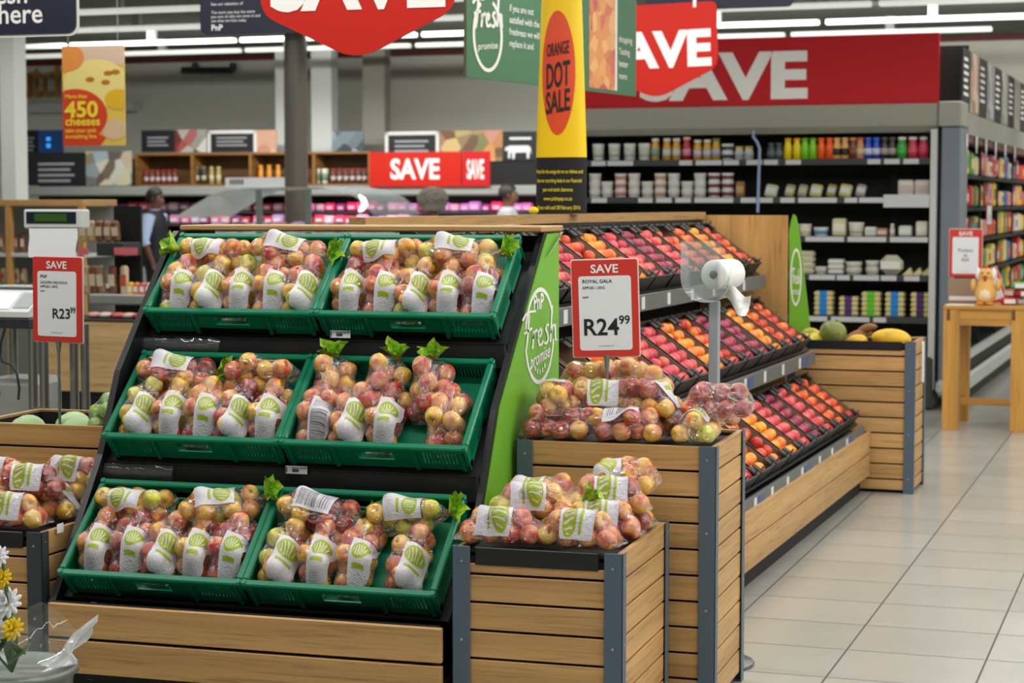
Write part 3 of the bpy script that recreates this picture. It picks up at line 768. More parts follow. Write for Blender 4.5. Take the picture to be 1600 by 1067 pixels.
def pile(lst, where, grp):
    for i, (x, y, z, rz, rx, ry, pi, pal, lb, nk, words) in enumerate(lst):
        if pi in (1, 3, 4) and 65 < abs(rz) < 115 and lb == 'logo': pi = 6 if rz > 0 else 7      # print turned to the shopper
        bag(pi, LM(x, y, z, rz, rx, ry), 'bag of %s apples %s' % (PW[pal], words), grp, pal, lb, nk)
b1 = .637 + .002
pile([(-1.72, 5.538, b1, -86, 0, 0, 4, 'p', 'logo', None, 'at the front left of the low bin'), (-1.475, 5.542, b1, 84, 0, 0, 3, 'p', 'logo', None, 'at the front right of the low bin'),
  (-1.71, 5.73, b1, -92, 0, 0, 0, 'm', 'logo', None, 'second from front at left of the low bin'), (-1.46, 5.73, b1, 95, 0, 0, 3, 'p', 'logo', None, 'second from front at right of the low bin'),
  (-1.71, 5.92, b1, -95, 0, 0, 1, 'p', None, None, 'at the back left of the low bin'), (-1.46, 5.90, b1, 88, 0, 0, 4, 'p', 'logo', None, 'at the back right of the low bin'),
  (-1.665, 5.68, b1 + .056, -75, 0, 0, 3, 'm', 'logo', .8, 'with leafy neck on top of the low bin'), (-1.46, 5.83, b1 + .058, 100, 0, 4, 4, 'p', 'logo', None, 'on top at the right of the low bin'),
  (-1.69, 5.86, b1 + .046, -100, 0, 0, 5, 'y', 'logo', None, 'on top at the back left of the low bin'), (-1.47, 5.99, b1 + .085, -80, 6, 0, 0, 'p', 'logo', None, 'topmost, leaning on the tall bin')],
  'low bin', 'bagged apples in the low bin')
b2 = .873 + .002
pile([(-1.715, 6.205, b2, -86, 0, 0, 3, 'r', None, None, 'at the front left of the tall bin'), (-1.50, 6.205, b2, 92, 0, 0, 3, 'r', 'bar', None, 'at the front middle of the tall bin'), (-1.275, 6.255, b2, 4, 0, 0, 5, 'm', 'logo', None, 'at the front right of the tall bin'),
  (-1.735, 6.38, b2, 8, 0, 0, 0, 'p', None, None, 'beneath the others at the left of the tall bin'), (-1.58, 6.42, b2, -6, 0, 0, 1, 'p', None, None, 'beneath the others in the middle of the tall bin'), (-1.42, 6.42, b2, 3, 0, 0, 2, 'r', None, None, 'underneath, right of the sign pole, tall bin'), (-1.27, 6.45, b2 + .02, -20, 0, 0, 4, 'p', 'logo', .9, 'with a leafy neck at the right of the tall bin'),
  (-1.76, 6.30, b2 + .074, 18, 4, 0, 4, 'p', 'logo', None, 'hanging over the left edge of the tall bin'), (-1.605, 6.30, b2 + .076, 100, 0, 0, 3, 'p', 'logo', None, 'on top left of the sign pole in the tall bin'), (-1.45, 6.29, b2 + .074, 70, 0, 0, 0, 'r', 'logo', .7, 'on top right of the sign pole in the tall bin'),
  (-1.235, 6.34, b2 + .070, -62, 0, 4, 1, 'r', None, None, 'sliding over the right edge of the tall bin'), (-1.66, 6.50, b2 + .12, 95, 0, 0, 1, 'm', None, None, 'at the back on top of the tall bin'), (-1.50, 6.47, b2 + .125, 40, 0, 0, 5, 'p', None, 1.2, 'with a leafy neck behind the sign pole of the tall bin')],
  'tall bin', 'bagged apples in the tall bin')
b3 = .598 + .002
pile([(-3.40, 5.585, b3, 93, 0, 0, 3, 'm', 'logo', None, 'at the front right of the left bin'), (-3.64, 5.585, b3, 88, 0, 0, 4, 'y', 'logo', None, 'at the front left of the left bin'), (-3.38, 5.78, b3, 85, 0, 0, 0, 'm', 'logo', None, 'in the middle right of the left bin'),
  (-3.64, 5.78, b3, 95, 0, 0, 1, 'p', 'logo', None, 'in the middle left of the left bin'), (-3.38, 5.94, b3, 90, 0, 0, 2, 'y', 'logo', None, 'at the back right of the left bin'), (-3.64, 5.94, b3, 88, 0, 0, 1, 'm', None, None, 'at the back left of the left bin'),
  (-3.42, 5.74, b3 + .072, 98, 0, 0, 3, 'r', 'logo', None, 'on top at the right of the left bin'), (-3.62, 5.86, b3 + .075, 84, 0, 0, 4, 'm', 'logo', .8, 'with a leafy neck on top in the left bin'), (-3.38, 5.95, b3 + .076, -86, 0, 0, 4, 'm', 'logo', None, 'on top at the back of the left bin'), (-3.66, 5.68, b3 + .072, 86, 0, 0, 1, 'p', 'logo', None, 'on top at the left end of the left bin')],
  'left bin', 'bagged apples in the left bin')
b4 = .868 - .098
bag(4, LM(-3.36, 6.30, b4 + .12, -32, 52, 0), 'tall clear bag of green apples standing in the greens bin', 'green bags in the greens bin', 'l', None, .3, cat='bag of apples')
CAB = mat('cabbage', (176, 206, 150), .5)
cb = MB()
for k in range(5):
    cb.ball((0, 0, .055), (.062 - .002 * k, .062 - .002 * k, .055 - .001 * k), 14, 9, M=Matrix.Rotation(k * 1.3, 4, 'Z') @ Matrix.Rotation(.08 * k, 4, 'X'))
cbm = cb.mesh('cabbage', [CAB])
for x, y, w_ in ((-3.74, 6.28, 'left of the sign pole'), (-3.53, 6.27, 'right of the sign pole'), (-3.64, 6.43, 'behind the sign pole')):
    place(cbm, 'cabbage', 'pale green wrapped cabbage %s in the greens bin' % w_, 'cabbage', (x, y, b4), 0, 'cabbages in the greens bin')

# ------------------------------------------------------------------ price signs on poles
def price_sign(cx, y, zb, w_, h_, foot, rz, roll, label, price, cents, lines, name='price_sign', px=0, pole=True):
    t = thing(name, label, 'price sign', (cx, y, foot), R(rz)); RO = Matrix.Translation((0, 0, zb - foot)) @ Matrix.Rotation(R(roll), 4, 'Y')
    f = lambda a, b, k=-.0052: RO @ Vector((a, k, b))
    mb = MB(); mb.prism(rrect(-w_ / 2, w_ / 2, 0, h_, .006, 3), .008, lambda a, b, k: RO @ Vector((a, -.004 + k, b))); mb.obj('frame', [mat('price_red', (204, 52, 42), .45)], t, None, None, 'red frame')
    mb = MB(); mb.prism(rrect(-w_ / 2 - .004, w_ / 2 + .004, -.004, h_ + .004, .007, 3), .003, lambda a, b, k: RO @ Vector((a, .004 + k, b))); mb.obj('clear_pocket', [WHITE], t)
    mb = MB(); mb.prism(rrect(-w_ * .40, w_ * .40, h_ * .065, h_ * .835, .010, 4), .001, lambda a, b, k: RO @ Vector((a, -.0052 + k, b))); mb.obj('card', [PAPER], t, label='white price card')
    mb = MB(); text(mb, 'SAVE', h_ * .122, lambda a, b: f(a, b + h_ * .868, -.0062), .022, maxw=w_ * .42); mb.obj('heading', [WTXT], t, label='white word SAVE')
    mb = MB()
    for (s, sz, yy) in lines: text(mb, s, sz, lambda a, b: f(a - w_ * .34, b + yy, -.0064), .01, align='LEFT')
    if price:
        text(mb, price, h_ * .24 if not px else h_ * .165, lambda a, b: f(a + (-w_ * .10 if px else -w_ * .35), b + h_ * (.225 if not px else .28), -.0064), .018, align='LEFT', maxw=w_ * .53 if not px else w_ * .36)
        text(mb, cents, h_ * .125 if not px else h_ * .10, lambda a, b: f(a + (w_ * .275 if px else w_ * .20), b + h_ * (.335 if not px else .345), -.0064), .015, align='LEFT', maxw=w_ * .165 if not px else w_ * .11)
    text(mb, 'www.picknpay.co.za', h_ * .02, lambda a, b: f(a, b + h_ * .105, -.0064), .0)
    mb.obj('lettering', [BTXT], t, label='black price lettering')
    if pole:
        mb = MB(); mb.cyl((0, .004, 0), (0, .004, zb - foot), .0055, 10); mb.obj('pole', [mat('pole_grey', (128, 138, 140), .35, .6)], t)
        mb = MB(); mb.cyl((0, .004, zb - foot - .035), (0, .004, zb - foot + .006), .0075, 10, r1=.012); mb.obj('socket', [mat('pole_grey', (128, 138, 140), .35, .6)], t)
    return t
a, b = pt(897, 412, Y=6.36), pt(1000, 556, Y=6.36); cx = (a.x + b.x) / 2
price_sign(cx, 6.36, b.z - .004, .220, .322, .853, 8, -1.8, 'red SAVE price sign reading R24.99 on a pole in the tall apple bin', 'R24', '99', [('ROYAL GALA', .0165, .246), ('APPLES 1.5KG', .0125, .226), ('each', .011, .196)])
a, b = pt(46, 396, Y=6.36), pt(133, 535, Y=6.36); cx = (a.x + b.x) / 2
price_sign(cx, 6.36, b.z, .206, .308, .775, -4, .6, 'red SAVE price sign reading R23.99 on a pole in the greens bin', 'R23', '99', [('PNP', .0165, .232), ('GOLDEN DELICIOUS', .0125, .212), ('APPLES 1.5KG', .0125, .197), ('each', .01, .182)], px=1)

# ------------------------------------------------------------------ bag roll dispenser
d = thing('bag_dispenser', 'grey pole bag dispenser with a white roll behind the tall apple bin', 'bag dispenser', (-1.335, 6.86, 0))
PG = mat('dispenser_grey', (158, 166, 178), .35, .3)
MB().lathe([(.150, 0), (.152, .008), (.146, .014), (.02, .02), (0, .02)], 32).obj('base', [mat('base_steel', (120, 124, 126), .3, .8)], d)
MB().box(-.018, .018, -.018, .018, .018, 1.30, bev=.004).obj('pole', [PG], d)
hb = MB(); zc = 1.385; ra = .088
prof = [(-ra, .125)] + [(ra * math.cos(R(a)), ra * math.sin(R(a))) for a in range(180, 361, 12)] + [(ra, .04)]
for yy in (-.075, .062):
    fan = [(-ra, .125)] + [(ra * math.cos(R(a)), ra * math.sin(R(a))) for a in range(180, 361, 12)] + [(ra * .2, .125)]
    hb.prism(fan, .003, lambda a, b, k, yy=yy: (a - .02, yy + k, zc + b))
vs = [(a - .02, yy, zc + b) for a, b in prof for yy in (-.075, .065)]
hb.add(vs, [(2 * i, 2 * i + 2, 2 * i + 3, 2 * i + 1) for i in range(len(prof) - 1)], 0, True)
ho = hb.obj('holder', [ACRYL], d, label='clear curved holder')
rl = MB(); Ry = Matrix.Translation((.03, 0, 1.395)) @ Matrix.Rotation(R(72), 4, 'Z') @ Matrix.Rotation(R(90), 4, 'Y')
rl.lathe([(.016, -.07), (.050, -.07), (.052, -.066), (.052, .066), (.050, .07), (.016, .07)], 28, M=Ry); rl.obj('bag_roll', [WHITE], d, label='white roll of bags')
rc = MB(); rc.lathe([(0, -.073), (.015, -.073), (.015, .073), (0, .073)], 16, M=Ry); rc.obj('roll_core', [mat('core_grey', (84, 88, 94), .5)], d)
tl = MB(); vs = []
for j in range(7):
    t_ = j / 6; x = .035 + .085 * t_; z = 1.335 - .055 * t_ + .012 * math.sin(t_ * 7)
    for i in range(5): s_ = (i / 4 - .5) * (.05 + .03 * t_); vs.append((x + .018 * (i / 4), -.04 + .02 * math.sin(i + j), z + s_ * .9))
tl.add(vs, [(j * 5 + i, j * 5 + i + 1, j * 5 + i + 6, j * 5 + i + 5) for j in range(6) for i in range(4)], 0, True); tl.obj('loose_bag_end', [WHITE], d)

# ------------------------------------------------------------------ long stone-fruit shelf (turned a little: frame B)
setf(19.6)
Y0, Y1 = 6.78, 11.12
fs_ = thing('fruit_shelf', 'long three-tier oak shelf of stone fruit in cartons along the aisle', 'display shelf', (-2.3, 9.0, 0)); O = (-2.3, 9.0, 0)
segs = [Y0, 8.0, 9.78, 11.12]
for k in range(3):
    for z0, z1 in ((.105, .224), (.230, .352)):
        m = MB(); m.box(-1.825, -1.805, segs[k] + .003, segs[k + 1] - .003, z0, z1, bev=.0015); m.obj('base_board', [WY], fs_, O)
m = MB(); m.box(-2.75, -1.86, Y0, Y1, 0, .10); m.box(-2.75, -1.83, Y0, Y1, .10, .34); m.obj('plinth', [BLACKM], fs_, O)
m = MB(); m.box(-2.86, -2.80, Y0, Y1 + .01, 0, 1.545); m.obj('back_panel', [BLACKM], fs_, O)
m = MB(); m.prism([(-3.12, 6.90), (-3.05, 6.90), (-2.775, Y1 + .015), (-2.87, Y1 + .015)], .042, lambda a, b, k: (a, b, 1.548 + k)); m.obj('top_board', [WY], fs_, O)
m = MB(); m.box(-2.87, -2.292, Y1, Y1 + .022, .02, 1.572, bev=.002); m.obj('end_panel', [WZ], fs_, O)
m = MB(); m.prism([(-2.80, Y0), (-2.80, Y0 + .01), (-1.84, Y0 + .01), (-1.84, Y0)], .36, lambda a, b, k: (a, b, .02 + k))
m.prism([(-2.80, .36), (-1.90, .40), (-2.20, .86), (-2.50, 1.28), (-2.80, 1.54)], .012, lambda a, b, k: (a, Y0 + k, b)); m.obj('side_panel', [BLACKM], fs_, O)
TAG = mat('tag_blue', (44, 84, 132), .4); TAGW = mat('tag_white', (206, 210, 214), .5); RAIL = mat('price_rail', (92, 96, 96), .4)
FT = [('lower', -1.845, .455), ('middle', -2.125, .872), ('upper', -2.415, 1.296)]
FSL = R(36)
FFC = {'plum': ('plum', 'plums'), 'nectarine': ('nectarine', 'nectarines'), 'apricot': ('apricot', 'apricots'), 'dark': ('dark plum', 'dark plums')}
def fruit_mat(nm, a, b, c):
    m = mat(nm, a, .38); t = NT(m); oi = t.n('ShaderNodeObjectInfo'); tc = t.n('ShaderNodeTexCoord')
    ad = t.n('ShaderNodeVectorMath', operation='MULTIPLY_ADD'); t.l(oi.outputs['Random'], ad.inputs[0]); ad.inputs[1].default_value = (7, 13, 5); t.l(tc.outputs['Object'], ad.inputs[2])
    n = t.noise(ad.outputs[0], 22, 2, .5); v = t.math('ADD', n, t.math('MULTIPLY', oi.outputs['Random'], .34))
    t.base(t.ramp(v, [(.40, lin(a)), (.64, lin(b)), (.88, lin(c))])); return m
FMAT = {'plum': fruit_mat('plum_skin', (192, 52, 74), (206, 62, 78), (228, 112, 92)), 'nectarine': fruit_mat('nectarine_skin', (240, 148, 44), (226, 92, 44), (188, 40, 46)),
        'apricot': fruit_mat('apricot_skin', (246, 180, 52), (240, 148, 40), (228, 96, 44)), 'dark': fruit_mat('dark_plum_skin', (108, 34, 66), (142, 42, 70), (186, 56, 80))}
def fruit_mesh(kind):
    b = MB(); n, rg = 14, 9; r = .0305; vs = []
    b.ball((0, 0, 0), (r, r * .98, r * .95), n, rg)
    b.v = [(x * (1 - .10 * math.exp(-((math.atan2(y, x)) / .35) ** 2)), y, z - .006 * math.exp(-(x * x + y * y) / .00009) * (1 if z > 0 else 0)) for x, y, z in b.v]
    return b.mesh(kind, [FMAT[kind]])
FME = {k: fruit_mesh(k) for k in FMAT}
CTW, CTL, CTH = .292, .385, .066
def carton_meshes():
    b = MB(); T = .007
    b.box(-CTW / 2, CTW / 2, 0, CTL, -CTH, -CTH + T)                                  # floor
    for s in (-1, 1): b.box(s * CTW / 2, s * (CTW / 2 - T), 0, CTL, -CTH, .002)
    i = MB()
    for s in (-1, 1): i.box(s * (CTW / 2 - T - .0004), s * (CTW / 2 - T - .0024), T, CTL - T, -CTH + T, .0015)
    i.box(-CTW / 2 + .01, CTW / 2 - .01, T + .001, CTL - T, -CTH + T + .0003, -CTH + T + .002)
    es = []
    for y in (0, CTL - T):
        e = MB(); e.box(-CTW / 2, CTW / 2, y, y + T, -CTH, .012)
        yc = 0 if y == 0 else CTL - .055
        for s in (-1, 1):                                                            # folded corner flaps and tabs
            e.box(s * CTW / 2, s * (CTW / 2 - .055), yc, yc + .055, .008, .013)
            yt = .012 if y == 0 else CTL - .02
            e.box(s * (CTW / 2 - .05), s * (CTW / 2 - .036), yt, yt + .006, .011, .034)
        es.append(e.mesh('end_flap', [mat('carton_black', (38, 38, 36), .6)]))
    return b.mesh('tray', [BLACK]), i.mesh('card_lining', [CARD]), es[0], es[1]
CTM = carton_meshes()
SEQ = {'upper': ['apricot', 'dark', 'plum', 'plum', 'nectarine', 'apricot', 'plum', 'dark', 'plum', 'nectarine', 'nectarine', 'apricot', 'nectarine'],
       'middle': ['plum', 'plum', 'apricot', 'nectarine', 'plum', 'plum', 'apricot', 'nectarine', 'dark', 'dark', 'apricot', 'nectarine', 'nectarine'],
       'lower': ['plum', 'plum', 'plum', 'plum', 'plum', 'apricot', 'nectarine', 'apricot', 'plum', 'dark', 'plum', 'nectarine', 'nectarine']}
frnd = random.Random(5)
for tn, xf, zf in FT:
    # tier board, price rail with tickets
    Mx = Matrix.Translation((xf, 0, zf)) @ Matrix.Rotation(FSL, 4, 'Y')      # local -x runs up the slope, z is the carton's up
    m = MB(); m.box(-.43, .012, Y0 + .01, Y1 - .005, -CTH - .018, -CTH - .002, M=Mx); m.obj('tier_board', [BLACK], fs_, O)
    m = MB(); m.box(xf + .004, xf + .022, Y0 + .01, Y1 - .1, zf - .135, zf - .060, bev=.002); ro = m.obj('price_rail', [RAIL], fs_, O)
    yy = Y0 + .2; k = 0
    while yy < Y1 - .35:
        m = MB(); m.box(xf + .0221, xf + .024, yy, yy + .05, zf - .125, zf - .07); m.obj('ticket', [TAGW], ro, O)
        if tn != 'upper' and k % 3 == 0: m = MB(); m.box(xf + .0221, xf + .0235, yy + .09, yy + .09 + frnd.choice([.12, .2]), zf - .125, zf - .075); m.obj('blue_ticket', [TAG], ro, O)
        yy += frnd.choice([.34, .44]); k += 1
    n = 13; pitch = (Y1 - .14 - Y0 - .02) / n
    if tn == 'upper': pitch = (10.98 - Y0) / n
    for i in range(n):
        yc = Y0 + .02 + pitch * (i + .5); kind = SEQ[tn][i]; pl = FFC[kind][1]
        wd = ORD[n - 1 - i] if n - 1 - i else 'first'
        L = Matrix.Translation((xf, yc, zf)) @ Matrix.Rotation(FSL, 4, 'Y') @ Matrix.Rotation(R(90), 4, 'Z')
        c = thing('fruit_carton', 'black carton of %s, %s from the far end of the %s fruit tier' % (pl, wd, tn), 'carton', group='cartons on the fruit shelf', L=L)
        for nm, me in zip(('tray', 'card_lining', 'end_flap', 'end_flap'), CTM):
            o = bpy.data.objects.new(nm, me); COL.objects.link(o); o.parent = c
        if (tn == 'lower' and i < 4) or (tn == 'middle' and i < 2): continue                              # hidden wholly behind the tall bin
        gp = '%s in the %s carton from the far end of the %s tier' % (pl, wd, tn)
        full = frnd.choice([.98, .96, .92]) if kind in ('plum', 'dark') else frnd.choice([.95, .9, .82])
        FM = frame_m() @ L
        for r_ in range(6):
            for cc in range(4):
                if frnd.random() > full: continue
                z = -CTH + .0095 + .0300
                x = -.0955 + cc * .0635 + (.0 if r_ % 2 else .010) - .003; y = .040 + r_ * .0605 + frnd.uniform(-.004, .004)
                if kind in ('plum', 'dark') and frnd.random() < .0: z += .04
                nm = {'dark': 'plum'}.get(kind, kind)
                o = bpy.data.objects.new(nm, FME[kind]); COL.objects.link(o)
                o.matrix_world = FM @ Matrix.Translation((x + frnd.uniform(-.003, .003), y, z)) @ Matrix.Rotation(frnd.uniform(0, 6), 4, 'Z') @ Matrix.Rotation(frnd.uniform(-1, 1), 4, 'X')
                sg = {'plum': 'ripe pink-red plum', 'dark': 'dark purple plum', 'nectarine': 'orange-red nectarine', 'apricot': 'yellow-orange apricot'}[kind]
                tag(o, '%s in the %s carton from the far end, %s fruit tier' % (sg, wd, tn), nm, gp)

# ------------------------------------------------------------------ far bin with melons, and the green sign behind it
slat_bin(-2.30, -1.566, 11.150, 11.60, .865, 'slatted oak bin of melons and papayas at the far end of the fruit shelf', pitch=.0875, slat=.078, insert=True, floor_drop=.06)
m = MB(); m.tube([pt(1437, 541, Y=11.14) + Vector((.02, 0, 0)), pt(1440, 570, Y=11.14) + Vector((.03, 0, 0)), pt(1443, 603, Y=11.14) + Vector((.035, 0, 0))], .008, 8)
mp_ = pt(1440, 541, X=-1.556); m2 = MB(); m2.box(-.006, .006, -.012, .012, -.235, 0, bev=.003)
solo(m2, 'paper_roll', [WHITE], 'white rolled paper hanging on the right side of the melon bin', 'paper roll', (-1.555, 11.40, .85), local=True)
zb_ = .865 - .06
MEL = photo_mat('melon_rind', [(112, 122, 52), (124, 134, 60), (98, 112, 48), (132, 138, 70)], 30); PAPA = fruit_mat('papaya_skin', (224, 172, 20), (230, 180, 30), (196, 160, 40)); MAN = fruit_mat('mango_skin', (220, 186, 24), (206, 180, 40), (150, 150, 40))
def bulb(nm, r, l, m, dimple=.0, seg=20, bend=0):
    b = MB(); pr = []
    for i in range(13):
        t = i / 12; a = -math.pi / 2 + math.pi * t
        pr.append((r * math.cos(a) * (1 + .12 * math.sin(a)), l * math.sin(a)))
    b.lathe(pr, seg); b.cyl((0, 0, l * .97), (0, 0, l * 1.06), r * .13, 8, 1)
    b.v = [(x + bend * z * z, y, z) for x, y, z in b.v]
    return b.mesh(nm, [m, STEM])
def fruit_at(me, nm, label, u, v, y, rz, tilt, r, s=1):
    p = pt(u, v, Y=y); o = place(me, nm, label, nm, (p.x, y, zb_ + r), rz, 'fruit in the melon bin', s, tilt=Matrix.Rotation(tilt, 4, 'Y')); return o
fruit_at(bulb('melon', .079, .080, MEL), 'melon', 'round green melon in the melon bin', 1301, 515, 11.34, 0, .3, .079)
fruit_at(bulb('papaya', .060, .115, PAPA), 'papaya', 'large yellow papaya at the right end of the melon bin', 1393, 520, 11.30, 0, R(96), .062)
fruit_at(bulb('papaya', .042, .066, PAPA), 'papaya', 'small orange-yellow papaya between the melon and the large papaya', 1338, 522, 11.28, 0, R(82), .043)
mg = bulb('mango', .044, .068, MAN, bend=1.5)
fruit_at(mg, 'mango', 'yellow mango nearest the left end of the melon bin', 1256, 522, 11.24, .5, R(100), .046); fruit_at(mg, 'mango', 'yellow mango just left of the round green melon', 1273, 522, 11.30, 1.9, R(80), .046)
fruit_at(mg, 'mango', 'green-yellow mango behind the other two in the melon bin', 1268, 512, 11.44, 2.6, R(90), .060, 1.1)
yam = bulb('yam', .028, .095, mat('yam_skin', (150, 104, 66), .8), bend=2.2)
for k, (u, y, rz, tt, w_) in enumerate(((1338, 11.46, .4, 70, 'the lower'), (1350, 11.48, -.5, 62, 'the upper'))):
    p = pt(u, 510, Y=y); place(yam, 'yam', 'brown yam leaning at the back of the melon bin, %s of two' % w_, 'yam', (p.x, y, zb_ + .068 + .03 * k), rz, 'yams in the melon bin', tilt=Matrix.Rotation(R(tt), 4, 'Y'))
gs = thing('green_sign_panel', 'narrow lime green tapering sign panel behind the melon bin', 'sign', tuple(pt(1248, 520, Y=11.66)))
p0 = pt(1248, 520, Y=11.66); ol = [(1233, 528), (1267, 528), (1262, 480), (1254, 410), (1247, 352), (1243, 337), (1239, 335), (1236, 345), (1233, 360)]
pts = [pt(u, v, Y=11.66) - p0 for u, v in ol]; m = MB(); m.prism([(p.x, p.z) for p in pts], .012, lambda a, b, k: (a, k, b)); m.prism([(pts[0].x, -.9), (pts[1].x + .03, -.9), (pts[1].x, pts[1].z), (pts[0].x, pts[0].z)], .012, lambda a, b, k: (a, k, b))
m.obj('panel', [LIME], gs)
m = MB(); c_ = pt(1243.5, 433, Y=11.655) - p0; hx, hz = 9.5 / 3075 * 11.3, 47 / 3075 * 11.3; vs = []
for i in range(33):
    a = 2 * math.pi * i / 32; vs += [(c_.x + hx * math.cos(a), -.001, c_.z + hz * math.sin(a)), (c_.x + hx * .76 * math.cos(a), -.001, c_.z + hz * .9 * math.sin(a))]
m.add(vs, [(2 * i, 2 * i + 2, 2 * i + 3, 2 * i + 1) for i in range(32)])
green_script(m, lambda a, b: (c_.x - hx * .7 + (a + .1) * hx * .98, -.002, c_.z - hz * .25 + b * hz * .55), .06); text(m, 'promise', .06, lambda a, b: (c_.x + a, -.002, c_.z + b - hz * .6), .01, maxw=hx * 1.2); m.obj('lettering', [WTXT], gs, label='white ring and lettering')

# ------------------------------------------------------------------ yellow totem on the shelf top
TY = 9.05
tz = pt(877, 332, Y=TY); tt_ = thing('sale_totem', 'tall yellow totem with a large orange dot reading ORANGE DOT SALE', 'totem', (tz.x, TY, 1.592)); 
def tw(z): return .1275 - .030 * max(0, (z - .28)) / .80       # half width against height
def front(a, z, off=0.0):
    wd = tw(z); s = max(-1, min(1, a / wd)); return Vector((a, -.060 * math.sqrt(max(0, 1 - s * s)) - off, z))
def shell(z0, z1, mi, mb, steps):
    K = 28; vs = []
    for j in range(steps + 1):
        z = z0 + (z1 - z0) * j / steps; wd = tw(z)
        for k in range(K): th = 2 * math.pi * k / K; vs.append((wd * math.cos(th), .060 * math.sin(th), z))
    mb.add(vs, [(j * K + k, j * K + (k + 1) % K, (j + 1) * K + (k + 1) % K, (j + 1) * K + k) for j in range(steps) for k in range(K)], mi, True)
    mb.add(vs[:K], [list(range(K))], mi); mb.add(vs[-K:], [list(range(K))[::-1]], mi)
z1_ = pt(877, 246, Y=TY).z - 1.592
m = MB(); shell(.272 if z1_ < .1 else z1_, 1.30, 0, m, 12); m.obj('body', [YEL], tt_)
m = MB(); shell(0, (.272 if z1_ < .1 else z1_) - .0005, 0, m, 4); m.obj('text_panel', [BLACKM], tt_, label='black text panel')
m = MB(); ce, hz_, hx_ = pt(878.5, 115, Y=TY).z - 1.592, 100 / 3075 * 9.1, .0835; vs = []; RN = 10
for j in range(RN + 1):
    for k in range(40):
        th = 2 * math.pi * k / 40; vs.append(front(hx_ * j / RN * math.cos(th), ce + hz_ * j / RN * math.sin(th), .0015))
m.add(vs, [(j * 40 + k, j * 40 + (k + 1) % 40, (j + 1) * 40 + (k + 1) % 40, (j + 1) * 40 + k) for j in range(RN) for k in range(40)], 0, True)
dot = m.obj('orange_dot', [ORG], tt_, label='orange oval dot')
m = MB()
for s, zz, sz, mw in (('ORANGE', .085, .085, .112), ('DOT', -.065, .165, .118), ('SALE', -.185, .145, .122)):
    text(m, s, sz, lambda a, b: front(a, ce + zz + b + a * .17, .0045), .022, maxw=mw)
m.obj('lettering', [BTXT], dot, label='black words ORANGE DOT SALE')
m = MB()
for s, v, mw in (('Watch for the orange dot on our shelves and', 271, .235), ('discover scorching deals in our financial', 285, .225), ('year-end stock clearance.', 299, .155), ('www.picknpay.co.za', 313, .145), ('Prices valid until 28 February 2016', 327, .215)):
    text(m, s, .026, lambda a, b: front(a, pt(877, v, Y=TY).z - 1.592 + b, .004), .012, maxw=mw)
m.obj('lettering', [YTXT], tt_, label='yellow small print')
ye = MB(); ye.ball((0, 0, .018), (.026, .02, .018), 10, 7); p = pt(834, 332, Y=8.9); solo(ye, 'yellow_clip', [YEL], 'small yellow clip on the shelf top beside the totem', 'clip', (p.x, 8.9, 1.59), local=True)

# ------------------------------------------------------------------ hanging signs overhead
def hang(t, xs_, z0, z1):
    for x in xs_:
        m = MB(); m.cyl((x, 0, z0), (x, 0, z1), .0025, 6); m.obj('hanging_wire', [GREY], t)
setf(YAW_A)
def shield(cx, Y, zbot, wd, label, rz=0, roll=0, below=1.0, h=.62):
    t = thing('hanging_sign', label, 'sign', (cx, Y, zbot), R(rz)); Q = Matrix.Rotation(R(roll), 4, 'Y')
    k = wd / .79; sh = .185 * k; below = below
    ol = rounded([(-wd / 2, h), (-wd / 2, sh), (0, 0), (wd / 2, sh), (wd / 2, h)], [.05, .07, .10, .07, .05])
    m = MB(); m.prism(ol, .012, lambda a, b, d: Q @ Vector((a, d - .006, b))); m.obj('board', [RED], t)
    m = MB(); text(m, 'SAVE', .30 * k, lambda a, b: Q @ Vector((a, -.008, b + sh + .02 * k)), .042, maxw=wd * .90); m.obj('lettering', [WTXT], t, label='white word SAVE')
    m = MB(); 
    for x in (-.24, .24): m.box(x * k - .012, x * k + .012, -.010, .010, h - .03, h + .05, bev=.003)
    m.obj('clip', [WHITE], t); hang(t, (-.24 * k, .24 * k), h + .04, 3.78 - zbot)
    return t
a, b, c = pt(408, 25, Y=7.6), pt(712, 20, Y=7.6), pt(558, 95, Y=7.6)
shield((a.x + b.x) / 2, 7.6, c.z, b.x - a.x, 'large red pointed hanging sign with white SAVE, nearest overhead')
b, c = pt(1130, 60, Y=13.6), pt(1030, 155, Y=13.6); wd = 2 * (b.x - c.x)
shield(c.x - .02, 13.6, c.z, wd * .98, 'red pointed hanging sign with SAVE in front of the fridge header', 0, -1.6, h=.66)
# long green board seen edge-on
P0 = pt(727, 120, D=9.7); yg = FR['yaw'] + 0
dirv = Matrix.Rotation(FR['yaw'] + R(62.5), 4, 'Z') @ Vector((1, 0, 0))
def on_line(u):                                  # where the board's base line meets the view plane of column u
    q = pt(u, 315, D=9.7) - Vector((0, 0, EYE)); n = Vector((-q.y, q.x))
    s = -(P0.x * n.x + P0.y * n.y) / (dirv.x * n.x + dirv.y * n.y); return s
Lb = on_line(991); gb = thing('hanging_sign', 'long dark green hanging board with white lettering and a peach photograph', 'sign', tuple(P0), math.atan2(dirv.y, dirv.x))
m = MB(); m.box(0, Lb, -.008, .008, 0, .75); m.obj('board', [DGREEN], gb)
m = MB(); 
for k in range(46): m.box(-.004, 0, -.007, .007, k * .0163, k * .0163 + .009)
m.obj('corrugated_edge', [CARD], gb); 
u2 = on_line(918), on_line(958), on_line(960)
m = MB(); m.box(u2[0], u2[1], -.0095, -.008, .02, .75); m.obj('photo', [photo_mat('peach_photo', [(228, 150, 90), (240, 190, 120), (214, 110, 84), (236, 170, 100), (200, 90, 80)], 13)], gb, label='photograph of peaches')
m = MB(); m.box(u2[1], u2[2] + .01, -.0096, -.008, .02, .75); 
